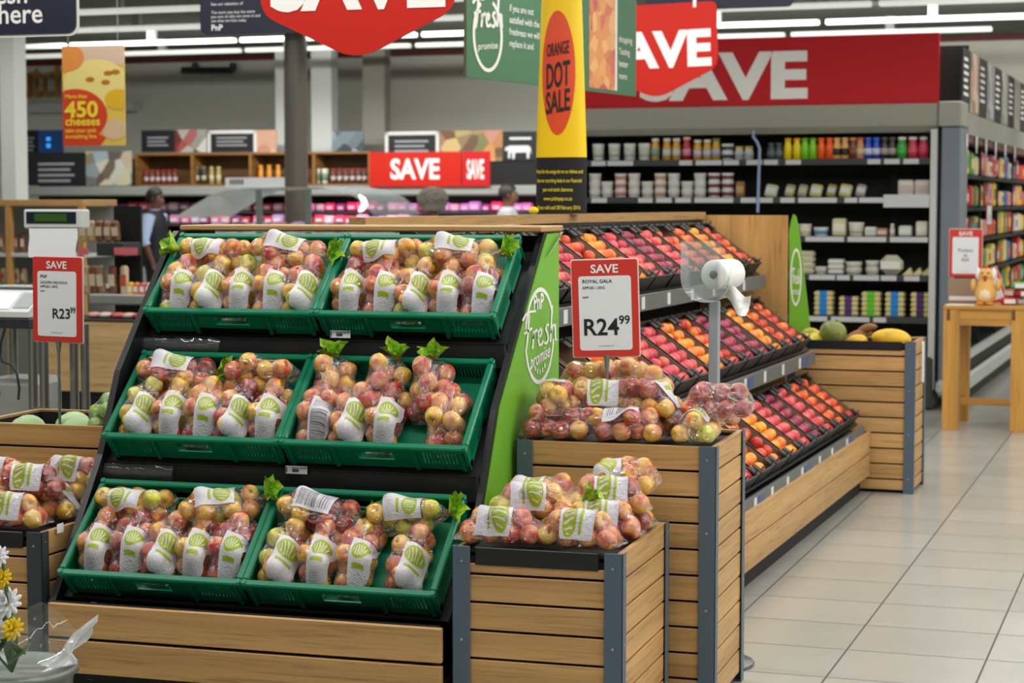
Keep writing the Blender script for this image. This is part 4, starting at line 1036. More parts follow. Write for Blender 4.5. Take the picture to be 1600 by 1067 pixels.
ulo, uhi = on_line(736), on_line(783); cx = (ulo + uhi) / 2; hx = (uhi - ulo) / 2; czz = .22; hz = .185
vs = []
for i in range(30):
    a = 2 * math.pi * i / 29 * .86 + 2.1; vs += [(cx + hx * math.cos(a), -.010, czz + hz * math.sin(a)), (cx + hx * .84 * math.cos(a), -.010, czz + hz * .9 * math.sin(a))]
m.add(vs, [(2 * i, 2 * i + 2, 2 * i + 3, 2 * i + 1) for i in range(29)])
green_script(m, lambda a, b: (cx - hx * 1.0 + (a + .1) * hx * 1.4, -.011, czz + .02 + b * .15 + a * .02), .05)
text(m, 'promise', .05, lambda a, b: (cx + a, -.011, czz - .07 + b + a * .1), .01, maxw=hx * 1.3)
for s, zz in (('if you are not', .36), ('satisfied with the', .30), ('freshness we will', .24), ('replace it and', .18)): text(m, s, .05, lambda a, b: (on_line(793) + a, -.011, zz + b), .008, align='LEFT')
for k, zz in enumerate((.30, .23, .16, .09)): text(m, ['shopping', 'Tasting', 'better', 'more'][k], .052, lambda a, b: (u2[2] + .03 + a, -.011, zz + b), .008, align='LEFT')
m.obj('lettering', [WTXT], gb, label='white ring and lettering'); hang(gb, (Lb * .15, Lb * .85), .75, 3.78 - P0.z)
# navy signs
def navy(u0, u1, v1, Y, label, lines, rz=0, h=.5, border=True):
    a, b = pt(u0, v1, Y=Y), pt(u1, v1, Y=Y); wd = b.x - a.x
    t = thing('hanging_sign', label, 'sign', ((a.x + b.x) / 2, Y, a.z), R(rz))
    if border: m = MB(); m.prism(rrect(-wd / 2 - .012, wd / 2 + .012, -.012, h, .05), .006, lambda a, b, k: (a, .001 + k, b)); m.obj('white_edge', [WHITE], t)
    m = MB(); m.prism(rrect(-wd / 2, wd / 2, 0, h, .045), .008, lambda a, b, k: (a, k - .008, b)); m.obj('board', [NAVY], t)
    m = MB()
    for s, x, z, sz, bo in lines: text(m, s, sz, lambda a, b: (x + a, -.0095, z + b), bo, align='LEFT')
    m.obj('lettering', [WTXT], t, label='white lettering'); hang(t, (-wd * .35, wd * .35), h, 3.78 - a.z); return t
navy(-150, 120, 59, 8.6, 'navy hanging sign with rounded white edge reading here, top left corner', [('fresh', -.045, .152, .135, .012), ('here', .055, .055, .135, .012)])
navy(314, 470, 55, 11.0, 'plain navy hanging sign of small print behind the red SAVE sign', [('See our selection of', -.255, .175, .026, 0), ('The more you buy the more', -.255, .125, .025, 0), ('you save so why not come in and', -.255, .100, .024, 0), ('see what we have today', -.255, .075, .024, 0), ('PnP', -.255, .025, .05, .02)], border=False)
setf(19.6)
navy(1010, 1240, 18, 13.6, 'narrow dark navy hanging board above the red SAVE signs at the right', [], border=False, h=.2)
# cheese poster
setf(YAW_A)
a, b, c = pt(99, 228, Y=13.0), pt(196, 228, Y=13.0), pt(99, 72, Y=13.0); wd, hh = b.x - a.x, c.z - a.z
cp = thing('poster', 'orange and yellow hanging poster of cheese reading 450 cheeses', 'poster', ((a.x + b.x) / 2, 13.0, a.z))
m = MB(); m.box(-wd / 2, wd / 2, 0, .006, 0, hh); m.obj('sheet', [mat('poster_yellow', (240, 206, 90), .5)], cp)
def blob(m, cx, cz, rx, rz2, y, mi=0, clip=True, n=30):
    vs = [(max(-wd / 2, min(wd / 2, cx + rx * math.cos(2 * math.pi * i / n))), y, max(0, min(hh, cz + rz2 * math.sin(2 * math.pi * i / n)))) for i in range(n)]
    m.add(vs, [list(range(n))], mi)
m = MB(); cols = [(226, 196, 170), (246, 226, 140), (236, 150, 70), (240, 190, 40), (226, 70, 36), (188, 120, 30), (236, 200, 160)]
m.add([(-wd / 2, -.001, hh * .8), (wd / 2, -.001, hh * .8), (wd / 2, -.001, hh), (-wd / 2, -.001, hh)], [(0, 1, 2, 3)], 0)
blob(m, .02, hh * .62, wd * .52, hh * .24, -.0012, 1); blob(m, -wd * .42, hh * .88, wd * .28, hh * .14, -.0014, 2); blob(m, wd * .40, hh * .46, wd * .22, hh * .10, -.0016, 3); blob(m, wd * .33, hh * .16, wd * .2, hh * .10, -.0016, 6)
for dx, dz in ((-.05, .66), (.24, .72), (.36, .73), (.2, .63)): blob(m, wd * dx, hh * dz, wd * .07, hh * .025, -.0018, 5)
blob(m, -wd * .30, hh * .30, wd * .52, hh * .27, -.0020, 4); m.add([(-wd / 2, -.0021, 0), (wd * .1, -.0021, 0), (wd * .2, -.0021, hh * .08), (-wd / 2, -.0021, hh * .3)], [(0, 1, 2, 3)], 4)
m.obj('cheese_photo', [mat('poster_%d' % i, c_, .5) for i, c_ in enumerate(cols)], cp)
m = MB(); text(m, '450', hh * .22, lambda a, b: (-wd * .46 + a, -.004, hh * .29 + b), .03, align='LEFT', maxw=wd * .54); text(m, 'cheeses', hh * .12, lambda a, b: (-wd * .46 + a, -.004, hh * .205 + b), .025, align='LEFT', maxw=wd * .56)
text(m, 'More than', hh * .06, lambda a, b: (-wd * .46 + a, -.004, hh * .475 + b), .01, align='LEFT'); text(m, 'take your pick', hh * .06, lambda a, b: (-wd * .46 + a, -.004, hh * .135 + b), .01, align='LEFT'); text(m, 'something fine', hh * .06, lambda a, b: (-wd * .46 + a, -.004, hh * .075 + b), .01, align='LEFT')
m.obj('lettering', [mat('poster_print', (255, 232, 60), .5)], cp, label='yellow lettering 450 cheeses'); hang(cp, (-wd * .4, wd * .4), hh, 3.78 - a.z)

# ------------------------------------------------------------------ wall fridge of dairy on the right (frame B)
setf(19.6)
FY = 15.8; DARK = mat('fridge_black', (9, 9, 11), .6); EDGE = mat('shelf_edge', (52, 54, 56), .45); STRIP = mat('price_strip', (196, 198, 200), .5); CANOPY = mat('fridge_canopy', (150, 152, 142), .45)
xl, xr = pt(902, 300, Y=FY).x, pt(1463, 300, Y=FY).x; XA = pt(1500, 300, Y=FY).x
def zv(u, v, Y): return pt(u, v, Y=Y).z
fr = thing('wall_fridge', 'tall open black wall fridge of tubs, bottles and cheeses at the right', 'fridge', ((xl + xr) / 2, FY + .4, 0)); O = ((xl + xr) / 2, FY + .4, 0)
zc0, zc1 = zv(1200, 205, FY), zv(1200, 166, FY)
m = MB(); m.box(xl, xr, FY + .62, FY + .68, 0, zc1); m.box(xl - .04, xl, FY, FY + .68, 0, zc1); m.obj('cabinet', [DARK], fr, O)
m = MB(); m.prism([(FY - .05, zc1), (FY + .68, zc1), (FY + .68, zc0 - .02), (FY + .05, zc0 - .02), (FY - .02, zc0 + .03)], xr - xl + .045, lambda a, b, k: (xl - .04 + k, a, b)); m.obj('canopy', [CANOPY], fr, O)
m = MB(); m.box(xr - .045, xr + .005, FY - .03, FY + .68, .16, zc0); m.obj('side_post', [LGREY], fr, O)
m = MB(); m.box(xl, xr, FY - .05, FY + .65, 0, .42, bev=.02); m.obj('base', [mat('fridge_base', (60, 62, 64), .5)], fr, O)
SHV = {1: 249, 2: 308.5, 3: 369, 4: 428.5, 5: 493}; SHZ = {}
srnd = random.Random(3)
for k, v in SHV.items():
    z = zv(1250, v, FY); SHZ[k] = z
    m = MB(); m.box(xl, xr - .045, FY, FY + .62, z - .012, z); m.box(xl, xr - .045, FY - .012, FY, z - .045, z + .004); so = m.obj('shelf', [EDGE], fr, O)
    m = MB(); u = 925
    while u < 1440:
        wd = srnd.choice([20, 22, 40, 24, 60]); a = pt(u, v, Y=FY).x; b = min(pt(u + wd, v, Y=FY).x, xr - .06)
        if (k > 2 and u < 1250) or srnd.random() < .18: u += wd + 6; continue
        m.box(a, b, FY - .0145, FY - .0121, z - .042, z - .002); u += wd + srnd.choice([3, 6, 12])
    m.obj('price_strip', [STRIP], so, O)
m = MB(); p0, p1 = pt(1362, 322, Y=FY - .03), pt(1455, 305, Y=FY - .03); m.box(pt(1381, 320, Y=FY).x, xr - .05, FY - .022, FY - .015, zv(1400, 324, FY), zv(1400, 304, FY)); m.obj('offer_strip', [STRIP], fr, O)
hd = thing('header_sign', 'long deep red fridge header board with white SAVE', 'sign', ((xl + xr) / 2, FY, zc1))
zh = zv(1300, 56, FY); wd = xr - xl
m = MB(); m.box(-wd / 2 - .05, wd / 2 + .008, -.03, .02, 0, zh - zc1); m.obj('board', [RED2], hd)
m = MB(); tx = pt(1262, 100, Y=FY).x - (xl + xr) / 2; text(m, 'SAVE', .50, lambda a, b: (tx + a, -.034, zv(1160, 152, FY) - zc1 + b), .042, align='RIGHT', maxw=1.40); m.obj('lettering', [WTXT], hd, label='white word SAVE')
# stock
def col_mat(c, rough=.4): return mat('stock_%d_%d_%d' % c, c, rough)
def tub_mesh(w_, h_, body, lid, band=None):
    b = MB(); b.lathe([(w_ * .40, 0), (w_ * .42, .004), (w_ * .47, h_ * .82)], 16); bm_ = b.mesh('body', [col_mat(body)])
    l = MB(); l.lathe([(w_ * .49, h_ * .82), (w_ * .5, h_ * .84), (w_ * .5, h_ * .97), (w_ * .46, h_), (0, h_)], 16); lm = l.mesh('lid', [col_mat(lid)])
    r = [('lid', lm)]
    if band: q = MB(); q.lathe([(w_ * .438, h_ * .22), (w_ * .475, h_ * .68)], 16); r.append(('paper_band', q.mesh('paper_band', [col_mat(band)])))
    return bm_, r
def bottle_mesh(w_, h_, body, cap, band=None, neck=.3):
    b = MB(); b.lathe([(w_ * .42, 0), (w_ * .5, .008), (w_ * .5, h_ * .62), (w_ * .42, h_ * .72), (w_ * neck, h_ * .82), (w_ * neck, h_ * .90), (0, h_ * .90)], 14); bm_ = b.mesh('body', [col_mat(body, .25)])
    l = MB(); l.lathe([(w_ * (neck + .06), h_ * .87), (w_ * (neck + .06), h_ * .985), (w_ * neck * .9, h_), (0, h_)], 12); r = [('cap', l.mesh('cap', [col_mat(cap)]))]
    if band: q = MB(); q.lathe([(w_ * .506, h_ * .2), (w_ * .506, h_ * .5)], 14); r.append(('paper_band', q.mesh('paper_band', [col_mat(band)])))
    return bm_, r
def pack_mesh(w_, h_, d_, body, band=None, soft=.012, v0=.3, v1=.7, vertical=False):
    b = MB(); b.box(-w_ / 2, w_ / 2, -d_ / 2, d_ / 2, 0, h_, bev=soft); bm_ = b.mesh('body', [col_mat(body)]); r = []
    if band:
        q = MB()
        if vertical: q.box(-w_ * .2, w_ * .2, -d_ / 2 - .002, d_ / 2 + .002, -.001 + .002, h_ + .002, bev=.003)
        else: q.box(-w_ * .42, w_ * .42, -d_ / 2 - .0015, -d_ / 2, h_ * v0, h_ * v1)
        r.append(('print_band', q.mesh('print_band', [col_mat(band)])))
    return bm_, r
MC = {}
def stock(kind, spec, nm, label, cat, u, v, Y, z, group, tilt=None, dy=0, zoff=0):
    key = (kind,) + spec
    if key not in MC: MC[key] = {'tub': tub_mesh, 'bottle': bottle_mesh, 'pack': pack_mesh}[kind](*spec)
    me, pr = MC[key]; p = pt(u, v, Y=Y)
    return place(me, nm, label, cat, (p.x, Y + dy, z + zoff), 0, group, 1.0, pr, tilt)
px = lambda n, Y=16.0: n * Y / 3075 * .985
W_, CR_, GLD = (226, 226, 220), (222, 214, 178), (206, 160, 56)
z1 = SHZ[1]
for k, u in enumerate((935, 960, 984, 1007)): stock('tub', (px(20), px(28), W_, W_, (200, 206, 190)), 'tub', 'white tub, %s from left on the top fridge shelf' % ORD[k], 'tub', u, 248, FY + .10, z1, 'tubs on the top fridge shelf')
for k, (u, h, bd, cp, bn) in enumerate(((1024, 36, GLD, W_, (120, 170, 160)), (1042, 36, GLD, W_, (214, 216, 210)), (1057, 36, GLD, W_, (214, 216, 210)), (1073, 38, (176, 26, 46), (220, 190, 150), (226, 150, 160)), (1090, 33, GLD, W_, (206, 204, 220)), (1105, 33, GLD, W_, (206, 204, 220)), (1119, 35, GLD, (120, 128, 90), (190, 190, 220)))):
    stock('bottle', (px(14), px(h), bd, cp, bn, .38), 'jar', '%s sauce jar, %s from left beside the tubs on the top fridge shelf' % ('red' if k == 3 else 'golden', ORD[k]), 'jar', u, 248, FY + .10, z1, 'sauce jars on the top fridge shelf')
for j in range(2): stock('tub', (px(20), px(13), W_, W_, (70, 72, 110)), 'tub', '%s of two small dark-banded tubs right of the jars on the top fridge shelf' % ('lower', 'upper')[j], 'tub', 1137, 248, FY + .10, z1, 'tubs on the top fridge shelf', zoff=j * px(13))
for k, u in enumerate((1155, 1170)): stock('bottle', (px(15), px(22), (206, 206, 190), (200, 170, 50), (170, 190, 200), .4), 'jar', '%s of two short yellow-capped jars on the top fridge shelf' % ('left', 'right')[k], 'jar', u, 248, FY + .10, z1, 'sauce jars on the top fridge shelf')
for k, (u, c, cp, bn, nm) in enumerate(((1205, (70, 80, 84), (80, 90, 92), (110, 124, 130), 'grey'), (1217, (70, 80, 84), (80, 90, 92), (110, 124, 130), 'grey'), (1231, (240, 214, 20), (236, 170, 20), None, 'yellow'), (1245, (240, 214, 20), (236, 170, 20), None, 'yellow'), (1257.5, (130, 206, 30), (120, 180, 30), None, 'lime'), (1270, (130, 206, 30), (120, 180, 30), None, 'lime'), (1283, (244, 96, 24), (240, 110, 30), None, 'orange'), (1296, (244, 96, 24), (240, 110, 30), None, 'orange'),
        (1307.5, (226, 170, 100), (226, 178, 110), (50, 46, 40), 'tan'), (1320, (226, 170, 100), (226, 178, 110), (50, 46, 40), 'tan'), (1333, (110, 60, 36), (214, 150, 100), (150, 90, 60), 'brown'), (1344, (214, 150, 100), (190, 110, 60), (226, 200, 160), 'light brown'), (1356.5, (36, 74, 190), (60, 110, 220), (214, 220, 240), 'blue'), (1369, (36, 74, 190), (60, 110, 220), (214, 220, 240), 'blue'), (1382, (58, 40, 38), (90, 84, 84), (180, 170, 170), 'dark'), (1394, (58, 40, 38), (90, 84, 84), (180, 170, 170), 'dark'),
        (1409, (60, 160, 66), W_, (80, 190, 80), 'green'), (1426, (196, 60, 84), W_, (226, 90, 110), 'pink'), (1443, (196, 60, 84), W_, (230, 80, 100), 'pink'))):
    stock('bottle', (px(13 if k < 16 else 16), px(34 if k > 1 else 27), c, cp, bn, .36), 'bottle', '%s juice bottle, %s from left among the bottles on the top fridge shelf' % (nm, ORD[k]), 'bottle', u, 248, FY + .10, z1, 'juice bottles on the top fridge shelf')
z2 = SHZ[2]
for k, (u, n, bn) in enumerate(((930, 3, (210, 210, 206)), (949, 2, (210, 210, 206)), (970, 3, (206, 130, 110)), (991, 3, (214, 210, 206)), (1012, 2, (206, 206, 196)), (1032, 3, (200, 160, 130)), (1053, 3, (206, 204, 210)), (1074, 2, (210, 208, 206)), (1094, 3, (208, 210, 206)), (1116, 3, (120, 50, 66)), (1137, 3, (120, 50, 66)))):
    for j in range(n): stock('tub', (px(20.5), px(13), W_, W_, bn), 'tub', 'white tub, %s in the %s stack from left on the second fridge shelf' % (('bottom', 'middle' if n == 3 else 'top', 'top')[j], ORD[k]), 'tub', u, 307, FY + .10, z2, 'stacked tubs on the second fridge shelf', zoff=j * px(13.1))
stock('pack', (px(14), px(26), .06, (150, 110, 60), (190, 160, 110)), 'pouch', 'brown pouch right of the stacked tubs on the second fridge shelf', 'pouch', 1157, 307, FY + .10, z2, None)
TL = Matrix.Rotation(R(-18), 4, 'X') @ Matrix.Rotation(R(10), 4, 'Y')
for k, (u, w_, c, bn) in enumerate(((1203, 20, (206, 206, 170), (226, 226, 226)), (1232, 15, (170, 170, 110), (210, 210, 190)), (1252, 14, (160, 170, 120), (200, 200, 180)), (1273, 19, (206, 206, 130), (226, 226, 220)), (1297, 14, (160, 160, 90), (206, 206, 200)), (1319, 19, (210, 206, 130), (230, 230, 226)), (1343, 15, (170, 160, 150), (220, 216, 216)))):
    stock('pack', (px(w_), px(21), .035, c, bn), 'cheese_pack', 'leaning cheese pack, %s from left on the second fridge shelf' % ORD[k], 'cheese pack', u, 307, FY + .12, z2 + .004, 'leaning cheese packs on the second shelf', tilt=TL)
for k, u in enumerate((1416, 1442)): stock('pack', (px(24), px(27), .10, (216, 214, 200), (206, 190, 180)), 'cheese_pack', '%s white cheese bag at the right end of the second fridge shelf' % ('left', 'right')[k], 'cheese pack', u, 307, FY + .12, z2, 'white cheese bags')
z3 = SHZ[3]
for k, (kd, u, w_, h, c, bn, nm) in enumerate((('tub', 1258, 21, 19, CR_, (226, 220, 200), 'cream round tub'), ('tub', 1283, 24, 14, W_, (90, 150, 190), 'low white tub with blue band'), ('pack', 1312, 21, 28, (206, 204, 160), (226, 224, 206), 'tall pale pack'), ('tub', 1338, 25, 22, (216, 216, 208), (206, 206, 180), 'wide white tub'), ('pack', 1361, 18, 15, (222, 222, 214), (206, 206, 200), 'small white block'), ('pack', 1379, 16, 13, (190, 140, 100), (220, 200, 180), 'small tan block'), ('bottle', 1394, 8, 20, (206, 190, 180), W_, 'slim pale bottle'), ('pack', 1415, 20, 17, (206, 214, 200), (226, 226, 220), 'pale green pack'), ('pack', 1441, 18, 24, (216, 214, 190), (226, 224, 214), 'cream pack'))):
    sp_ = (px(w_), px(h), .10, c, bn) if kd == 'pack' else (px(w_), px(h), c, W_, bn)
    stock(kd, sp_, {'tub': 'tub', 'pack': 'cheese_pack', 'bottle': 'bottle'}[kd], '%s, %s from left on the third fridge shelf' % (nm, ORD[k]), {'tub': 'tub', 'pack': 'cheese pack', 'bottle': 'bottle'}[kd], u, 368, FY + .11, z3, 'goods on the third fridge shelf')
z4 = SHZ[4]
for j in range(4): stock('pack', (px(22), px(9), .11, (210, 208, 178), (190, 190, 150)), 'cheese_pack', 'flat cheese pack, %s of four stacked at the left of the fourth fridge shelf' % ('lowest', 'second', 'third', 'topmost')[j], 'cheese pack', 1262, 427, FY + .11, z4, 'goods on the fourth fridge shelf', zoff=j * px(9.2))
for k, (u, w_, h, n) in enumerate(((1283, 22, 12, 1), (1307, 25, 8, 3), (1334, 27, 10, 2), (1363, 22, 11, 2))):
    for j in range(n): stock('tub' if k != 1 else 'pack', (px(w_), px(h), (214, 214, 204), W_, (190, 190, 170)) if k != 1 else (px(w_), px(h), .11, (206, 208, 196), (226, 226, 220)), 'tub' if k != 1 else 'cheese_pack', 'pale %s in the %s stack from left of the fourth fridge shelf, %s' % ('tub' if k != 1 else 'pack', ORD[k + 1], ('bottom one', 'next up', 'top one')[j]), 'tub' if k != 1 else 'cheese pack', u, 427, FY + .11, z4, 'goods on the fourth fridge shelf', zoff=j * px(h + .1))
stock('pack', (px(36), px(31), .12, (206, 206, 180), (230, 230, 224), .05), 'cheese_pack', 'large bulging white cheese bag on the fourth fridge shelf', 'cheese pack', 1393, 427, FY + .12, z4, 'goods on the fourth fridge shelf')
wm = MB(); wm.prism([(-.045, 0), (.045, 0), (.02, .062)], .08, lambda a, b, k: (a, k - .04, b)); wme = wm.mesh('cheese_wedge', [col_mat((226, 214, 150))])
for k, u in enumerate((1419, 1434, 1447)): p = pt(u, 427, Y=FY + .1); place(wme, 'cheese_wedge', 'pale cheese wedge, %s from left at the right end of the fourth fridge shelf' % ORD[k], 'cheese wedge', (p.x, FY + .1, z4), 0, 'cheese wedges')
z5 = SHZ[5]
for k, (u, n, c, nm) in enumerate(((1288, 5, (24, 130, 210), 'blue'), (1327, 4, (84, 40, 110), 'purple'), (1362, 5, (96, 190, 36), 'green'), (1399, 5, (24, 130, 210), 'blue'), (1439, 5, (74, 36, 100), 'purple'))):
    for j in range(n): stock('pack', (px(30), px(7.6), .12, (214, 202, 140), c, .012, .3, .7, True), 'cheese_pack', '%s-banded cheese pack, %s from bottom in the %s stack on the lowest visible shelf' % (nm, ORD[j], ORD[k]), 'cheese pack', u, 492, FY + .12, z5, 'banded cheese packs in stacks', zoff=j * px(7.8))
# strip of hanging clips in front of the fridge
m = MB(); pp = [pt(u, v, Y=FY - .12) for u, v in ((1177, 204), (1177, 214), (1183, 222), (1187, 232), (1186, 262), (1185, 300), (1184, 332))]; hs = MB(); hs.tube([q - pp[-1] for q in pp], .012, 8)
solo(hs, 'hanging_strip', [mat('strip_blue', (150, 165, 205), .4)], 'thin pale blue hanging strip in front of the dairy fridge', 'clip strip', tuple(pp[-1]), local=True)
# fridge end and the aisle rack running away behind it
en = thing('fridge_end_panel', 'blue-grey end panel between the dairy fridge and the aisle rack', 'fridge end', ((xr + XA) / 2, FY + .2, 0)); O2 = ((xr + XA) / 2, FY + .2, 0)
m = MB(); m.box(xr + .035, XA, FY - .02, FY + .48, .10, zc0 + .02, bev=.01); m.obj('panel', [mat('end_blue_grey', (112, 122, 134), .4)], en, O2)
m = MB(); m.box(xr + .012, XA + .01, FY - .06, FY + .40, zc0 + .02, zc1 + .015, bev=.01); m.obj('cap', [CANOPY], en, O2)
m = MB(); m.box(xr + .02, XA + .02, FY - .06, FY + .48, .12, .24, bev=.03); m.obj('bumper', [LGREY], en, O2)
ar = thing('aisle_rack', 'long aisle rack of hanging snack packets under picture boards', 'rack', (XA - .2, 20, 0)); O3 = (XA - .2, 20, 0)
m = MB()
for k in range(7): m.box(XA - .56, XA - .06, FY + .52 + k * 1.48, FY + .54 + k * 1.48, 0, 2.2)
m.box(XA - .62, XA - .56, FY + .5, 25.5, 0, 2.2); m.box(XA - .6, XA - .02, FY + .5, 25.5, 0, .40); m.obj('cabinet', [DARK], ar, O3)
hz0, hz1 = pt(1500, 166, X=XA).z, pt(1500, 66, X=XA).z
m = MB(); m.box(XA - .6, XA, FY + .5, 25.5, hz0 - .20, hz0 - .03); m.obj('canopy', [CANOPY], ar, O3)
m = MB(); m.box(XA - .58, XA - .01, FY + .5, 25.5, hz0 - .26, hz0 - .20); m.obj('canopy_trim', [mat('maroon', (96, 52, 60), .5)], ar, O3)
m = MB(); m.box(XA - .02, XA + .03, FY + .5, 25.5, .10, .24, bev=.02); m.box(XA - .02, XA + .02, FY + .5, 25.5, .36, .42); m.obj('bumper', [LGREY], ar, O3)
pb = [('black', CHALK), ('peach toned', photo_mat('picture_a', [(196, 150, 120), (120, 96, 90), (214, 190, 170)], 5)), ('dark', CHALK), ('bluish', photo_mat('picture_b', [(130, 140, 160), (150, 130, 110), (190, 190, 190)], 6)), ('dark', CHALK), ('stone grey', photo_mat('picture_c', [(150, 146, 130), (110, 106, 96), (170, 170, 160)], 6)), ('dark', CHALK), ('pale', photo_mat('picture_d', [(180, 176, 166), (150, 150, 140)], 5)), ('dark', CHALK), ('grey', photo_mat('picture_c2', [(150, 146, 130), (110, 106, 96), (170, 170, 160)], 6))]
yy = FY + .05
for k, (w_, mt) in enumerate(pb):
    L_ = .55 if k == 0 else .62
    bd = MB(); bd.box(-.02, 0, 0, L_ - .02, 0, hz1 - hz0)
    o = thing('picture_board', '%s picture board, %s from the near end above the aisle rack' % (w_, ORD[k]), 'picture board', (XA, yy, hz0 - .02), group='picture boards over the aisle rack'); bd.obj('board', [mt], o)
    if mt is CHALK:
        q = MB()
        for z in range(6): q.box(.0005, .002, .08, .08 + L_ * (.55 - .05 * (z % 3)), .12 + z * .055, .145 + z * .055)
        q.obj('lettering', [WTXT], o)
    yy += L_
m = MB(); m.box(XA - .3, XA + .0, FY + .42, FY + .45, hz0, hz1 + .02); m.obj('board_end', [BLACKM], ar, O3)
arnd = random.Random(11)
snk = [(206, 40, 40), (226, 214, 200), (236, 190, 40), (226, 110, 40), (60, 120, 190), (206, 206, 206), (120, 60, 40), (240, 226, 120), (90, 150, 70), (230, 150, 160)]
SNW = {0: 'red', 1: 'cream', 2: 'yellow', 3: 'orange', 4: 'blue', 5: 'white', 6: 'brown', 7: 'pale yellow', 8: 'green', 9: 'pink'}
for r_, z in enumerate((1.87, 1.60, 1.33, 1.05, .78)):
    m = MB(); m.box(XA - .56, XA - .05, FY + .52, 25.4, z - .012, z - .002); m.box(XA - .055, XA - .04, FY + .52, 25.4, z - .03, z + .002); m.obj('rack_shelf', [DARK], ar, O3)
    for k in range(17):
        ci = arnd.randrange(10); cj = arnd.randrange(10); h = arnd.uniform(.15, .235); w_ = arnd.uniform(.17, .27); y = FY + .72 + k * .37
        q = MB(); q.box(-.04, .04, -w_ / 2, w_ / 2, 0, h, bev=.018); me = q.mesh('packet', [col_mat(snk[ci])]); q2 = MB(); q2.box(.0402, .042, -w_ * .36, w_ * .36, h * .3, h * .72); pm = q2.mesh('print_band', [col_mat(snk[cj])])
        place(me, 'snack_packet', '%s snack packet, %s along the %s row down the aisle rack' % (SNW[ci], ORD[k], ORD[r_]), 'packet', (XA - .11, y, z), 0, 'snack packets on the aisle rack', 1.0, [('print_band', pm)])
for k in range(6):
    q = MB(); q.box(-.002, .002, -.05, .05, -.10, 0, bev=.001); q.box(-.003, .003, -.02, .02, -.14, -.10)
    p = pt(1512 + k * 15, 215, X=XA + .01); solo(q, 'shelf_flag', [WHITE], 'white paper flag, %s from the near end under the aisle rack canopy' % ORD[k], 'flag', (XA + .006, p.y, hz0 - .20), group='paper flags on the aisle rack', local=True)
p = pt(1556, 262, X=XA + .05); q = MB(); q.box(0, .006, -.24, .24, -.07, .07, bev=.002); o = thing('shelf_sign', 'small bright red SAVE shelf sign on the aisle rack', 'sign', tuple(p)); q.obj('board', [RED], o); q = MB(); text(q, 'SAVE', .09, lambda a, b: (.008, a, b - .03), .015, maxw=.30); q.obj('lettering', [WTXT], o)
p = pt(1545, 335, X=XA + .05); o = thing('price_card', 'white price card with a pink border hung on the aisle rack', 'price card', tuple(p)); q = MB(); q.box(0, .004, -.17, .17, -.20, .0 + .0); 
q = MB(); q.box(0, .004, -.20, .20, -.10, .10, bev=.001); q.obj('frame', [mat('card_pink', (190, 70, 84), .5)], o); q = MB(); q.box(.0042, .006, -.17, .17, -.085, .075); q.obj('card', [PAPER], o); q = MB(); text(q, 'SAVE', .03, lambda a, b: (.0064, a, b + .078), .01); text(q, 'R19', .07, lambda a, b: (.0068, a, b - .05), .015); q.obj('lettering', [BTXT], o)

# ------------------------------------------------------------------ oak table with a toy chicken
TX0, TX1, TYF = pt(1472, 671, Y=14.45).x, pt(1603, 671, Y=14.45).x, 14.42
tb = thing('side_table', 'oak table with a stretcher at the right edge of the aisle', 'table', ((TX0 + TX1) / 2, TYF + .3, 0)); O4 = ((TX0 + TX1) / 2, TYF + .3, 0)
zt_ = zv(1530, 478, TYF); za = zv(1530, 509, TYF); LW = .112
m = MB(); m.box(TX0 - .004, TX1 + .004, TYF - .004, TYF + .74, zt_ - .028, zt_, bev=.004); m.obj('table_top', [WTX], tb, O4)
m = MB(); m.box(TX0 + LW, TX1 - LW, TYF + .01, TYF + .035, za, zt_ - .028); m.box(TX0 + LW, TX1 - LW, TYF + .70, TYF + .725, za, zt_ - .028); m.box(TX0 + .01, TX0 + .035, TYF + LW, TYF + .74 - LW, za, zt_ - .028); m.box(TX1 - .035, TX1 - .01, TYF + LW, TYF + .74 - LW, za, zt_ - .028); m.obj('apron', [WTX], tb, O4)
for x in (TX0, TX1 - LW):
    for y in (TYF, TYF + .63): m = MB(); m.box(x, x + LW, y, y + LW, 0, zt_ - .028, bev=.003); m.obj('leg', [WT], tb, O4)
m = MB(); m.box(TX0 + .03, TX0 + .07, TYF + LW, TYF + .64, .15, .20); m.box(TX1 - .07, TX1 - .03, TYF + LW, TYF + .64, .15, .20); m.box(TX0 + .06, TX1 - .06, TYF + .36, TYF + .40, .15, .20); m.obj('stretcher', [WTX], tb, O4)
m = MB()
for u in (1482, 1584): p = pt(u, 492, Y=TYF); m.box(p.x - .012, p.x + .012, TYF - .002, TYF + .001, p.z - .04, p.z + .04); m.obj
m.obj('joint_plug', [mat('dark_oak', (96, 62, 30), .6)], tb, O4)
Ys = TYF + .42
a, b = pt(1483, 358, Y=Ys), pt(1533, 433, Y=Ys); wx = pt(1482, 437, Y=Ys), pt(1530, 475, Y=Ys)
o = thing('card_box', 'pale wooden card box standing on the oak table', 'box', ((wx[0].x + wx[1].x) / 2, Ys + .06, zt_)); m = MB(); hw_ = (wx[1].x - wx[0].x) / 2; m.box(-hw_, hw_, -.10, .10, 0, b.z - zt_ - .012, bev=.004); m.obj('body', [mat('box_wood', (150, 128, 104), .6)], o); m = MB(); m.box(-hw_ * .9, hw_ * .9, -.102, -.10, .02, .05); m.obj('ticket', [PAPER], o)
o = price_sign((a.x + b.x) / 2, Ys + .03, b.z, b.x - a.x, a.z - b.z, b.z - .012, 0, 0, 'white price sign with a red SAVE heading on the oak table', '', '', [], pole=False)
m = MB(); m.box(-.08, .08, -.03, .03, -.012 + .0, .012); m.obj('foot', [mat('sign_foot', (70, 24, 30), .5)], o)
m = MB(); 
for s, z in (('Product', .56), ('at', .46), ('R29', .36)): text(m, s, .034, lambda a_, b_: (a_, -.0075, b_ + z * (a.z - b.z)), .008)
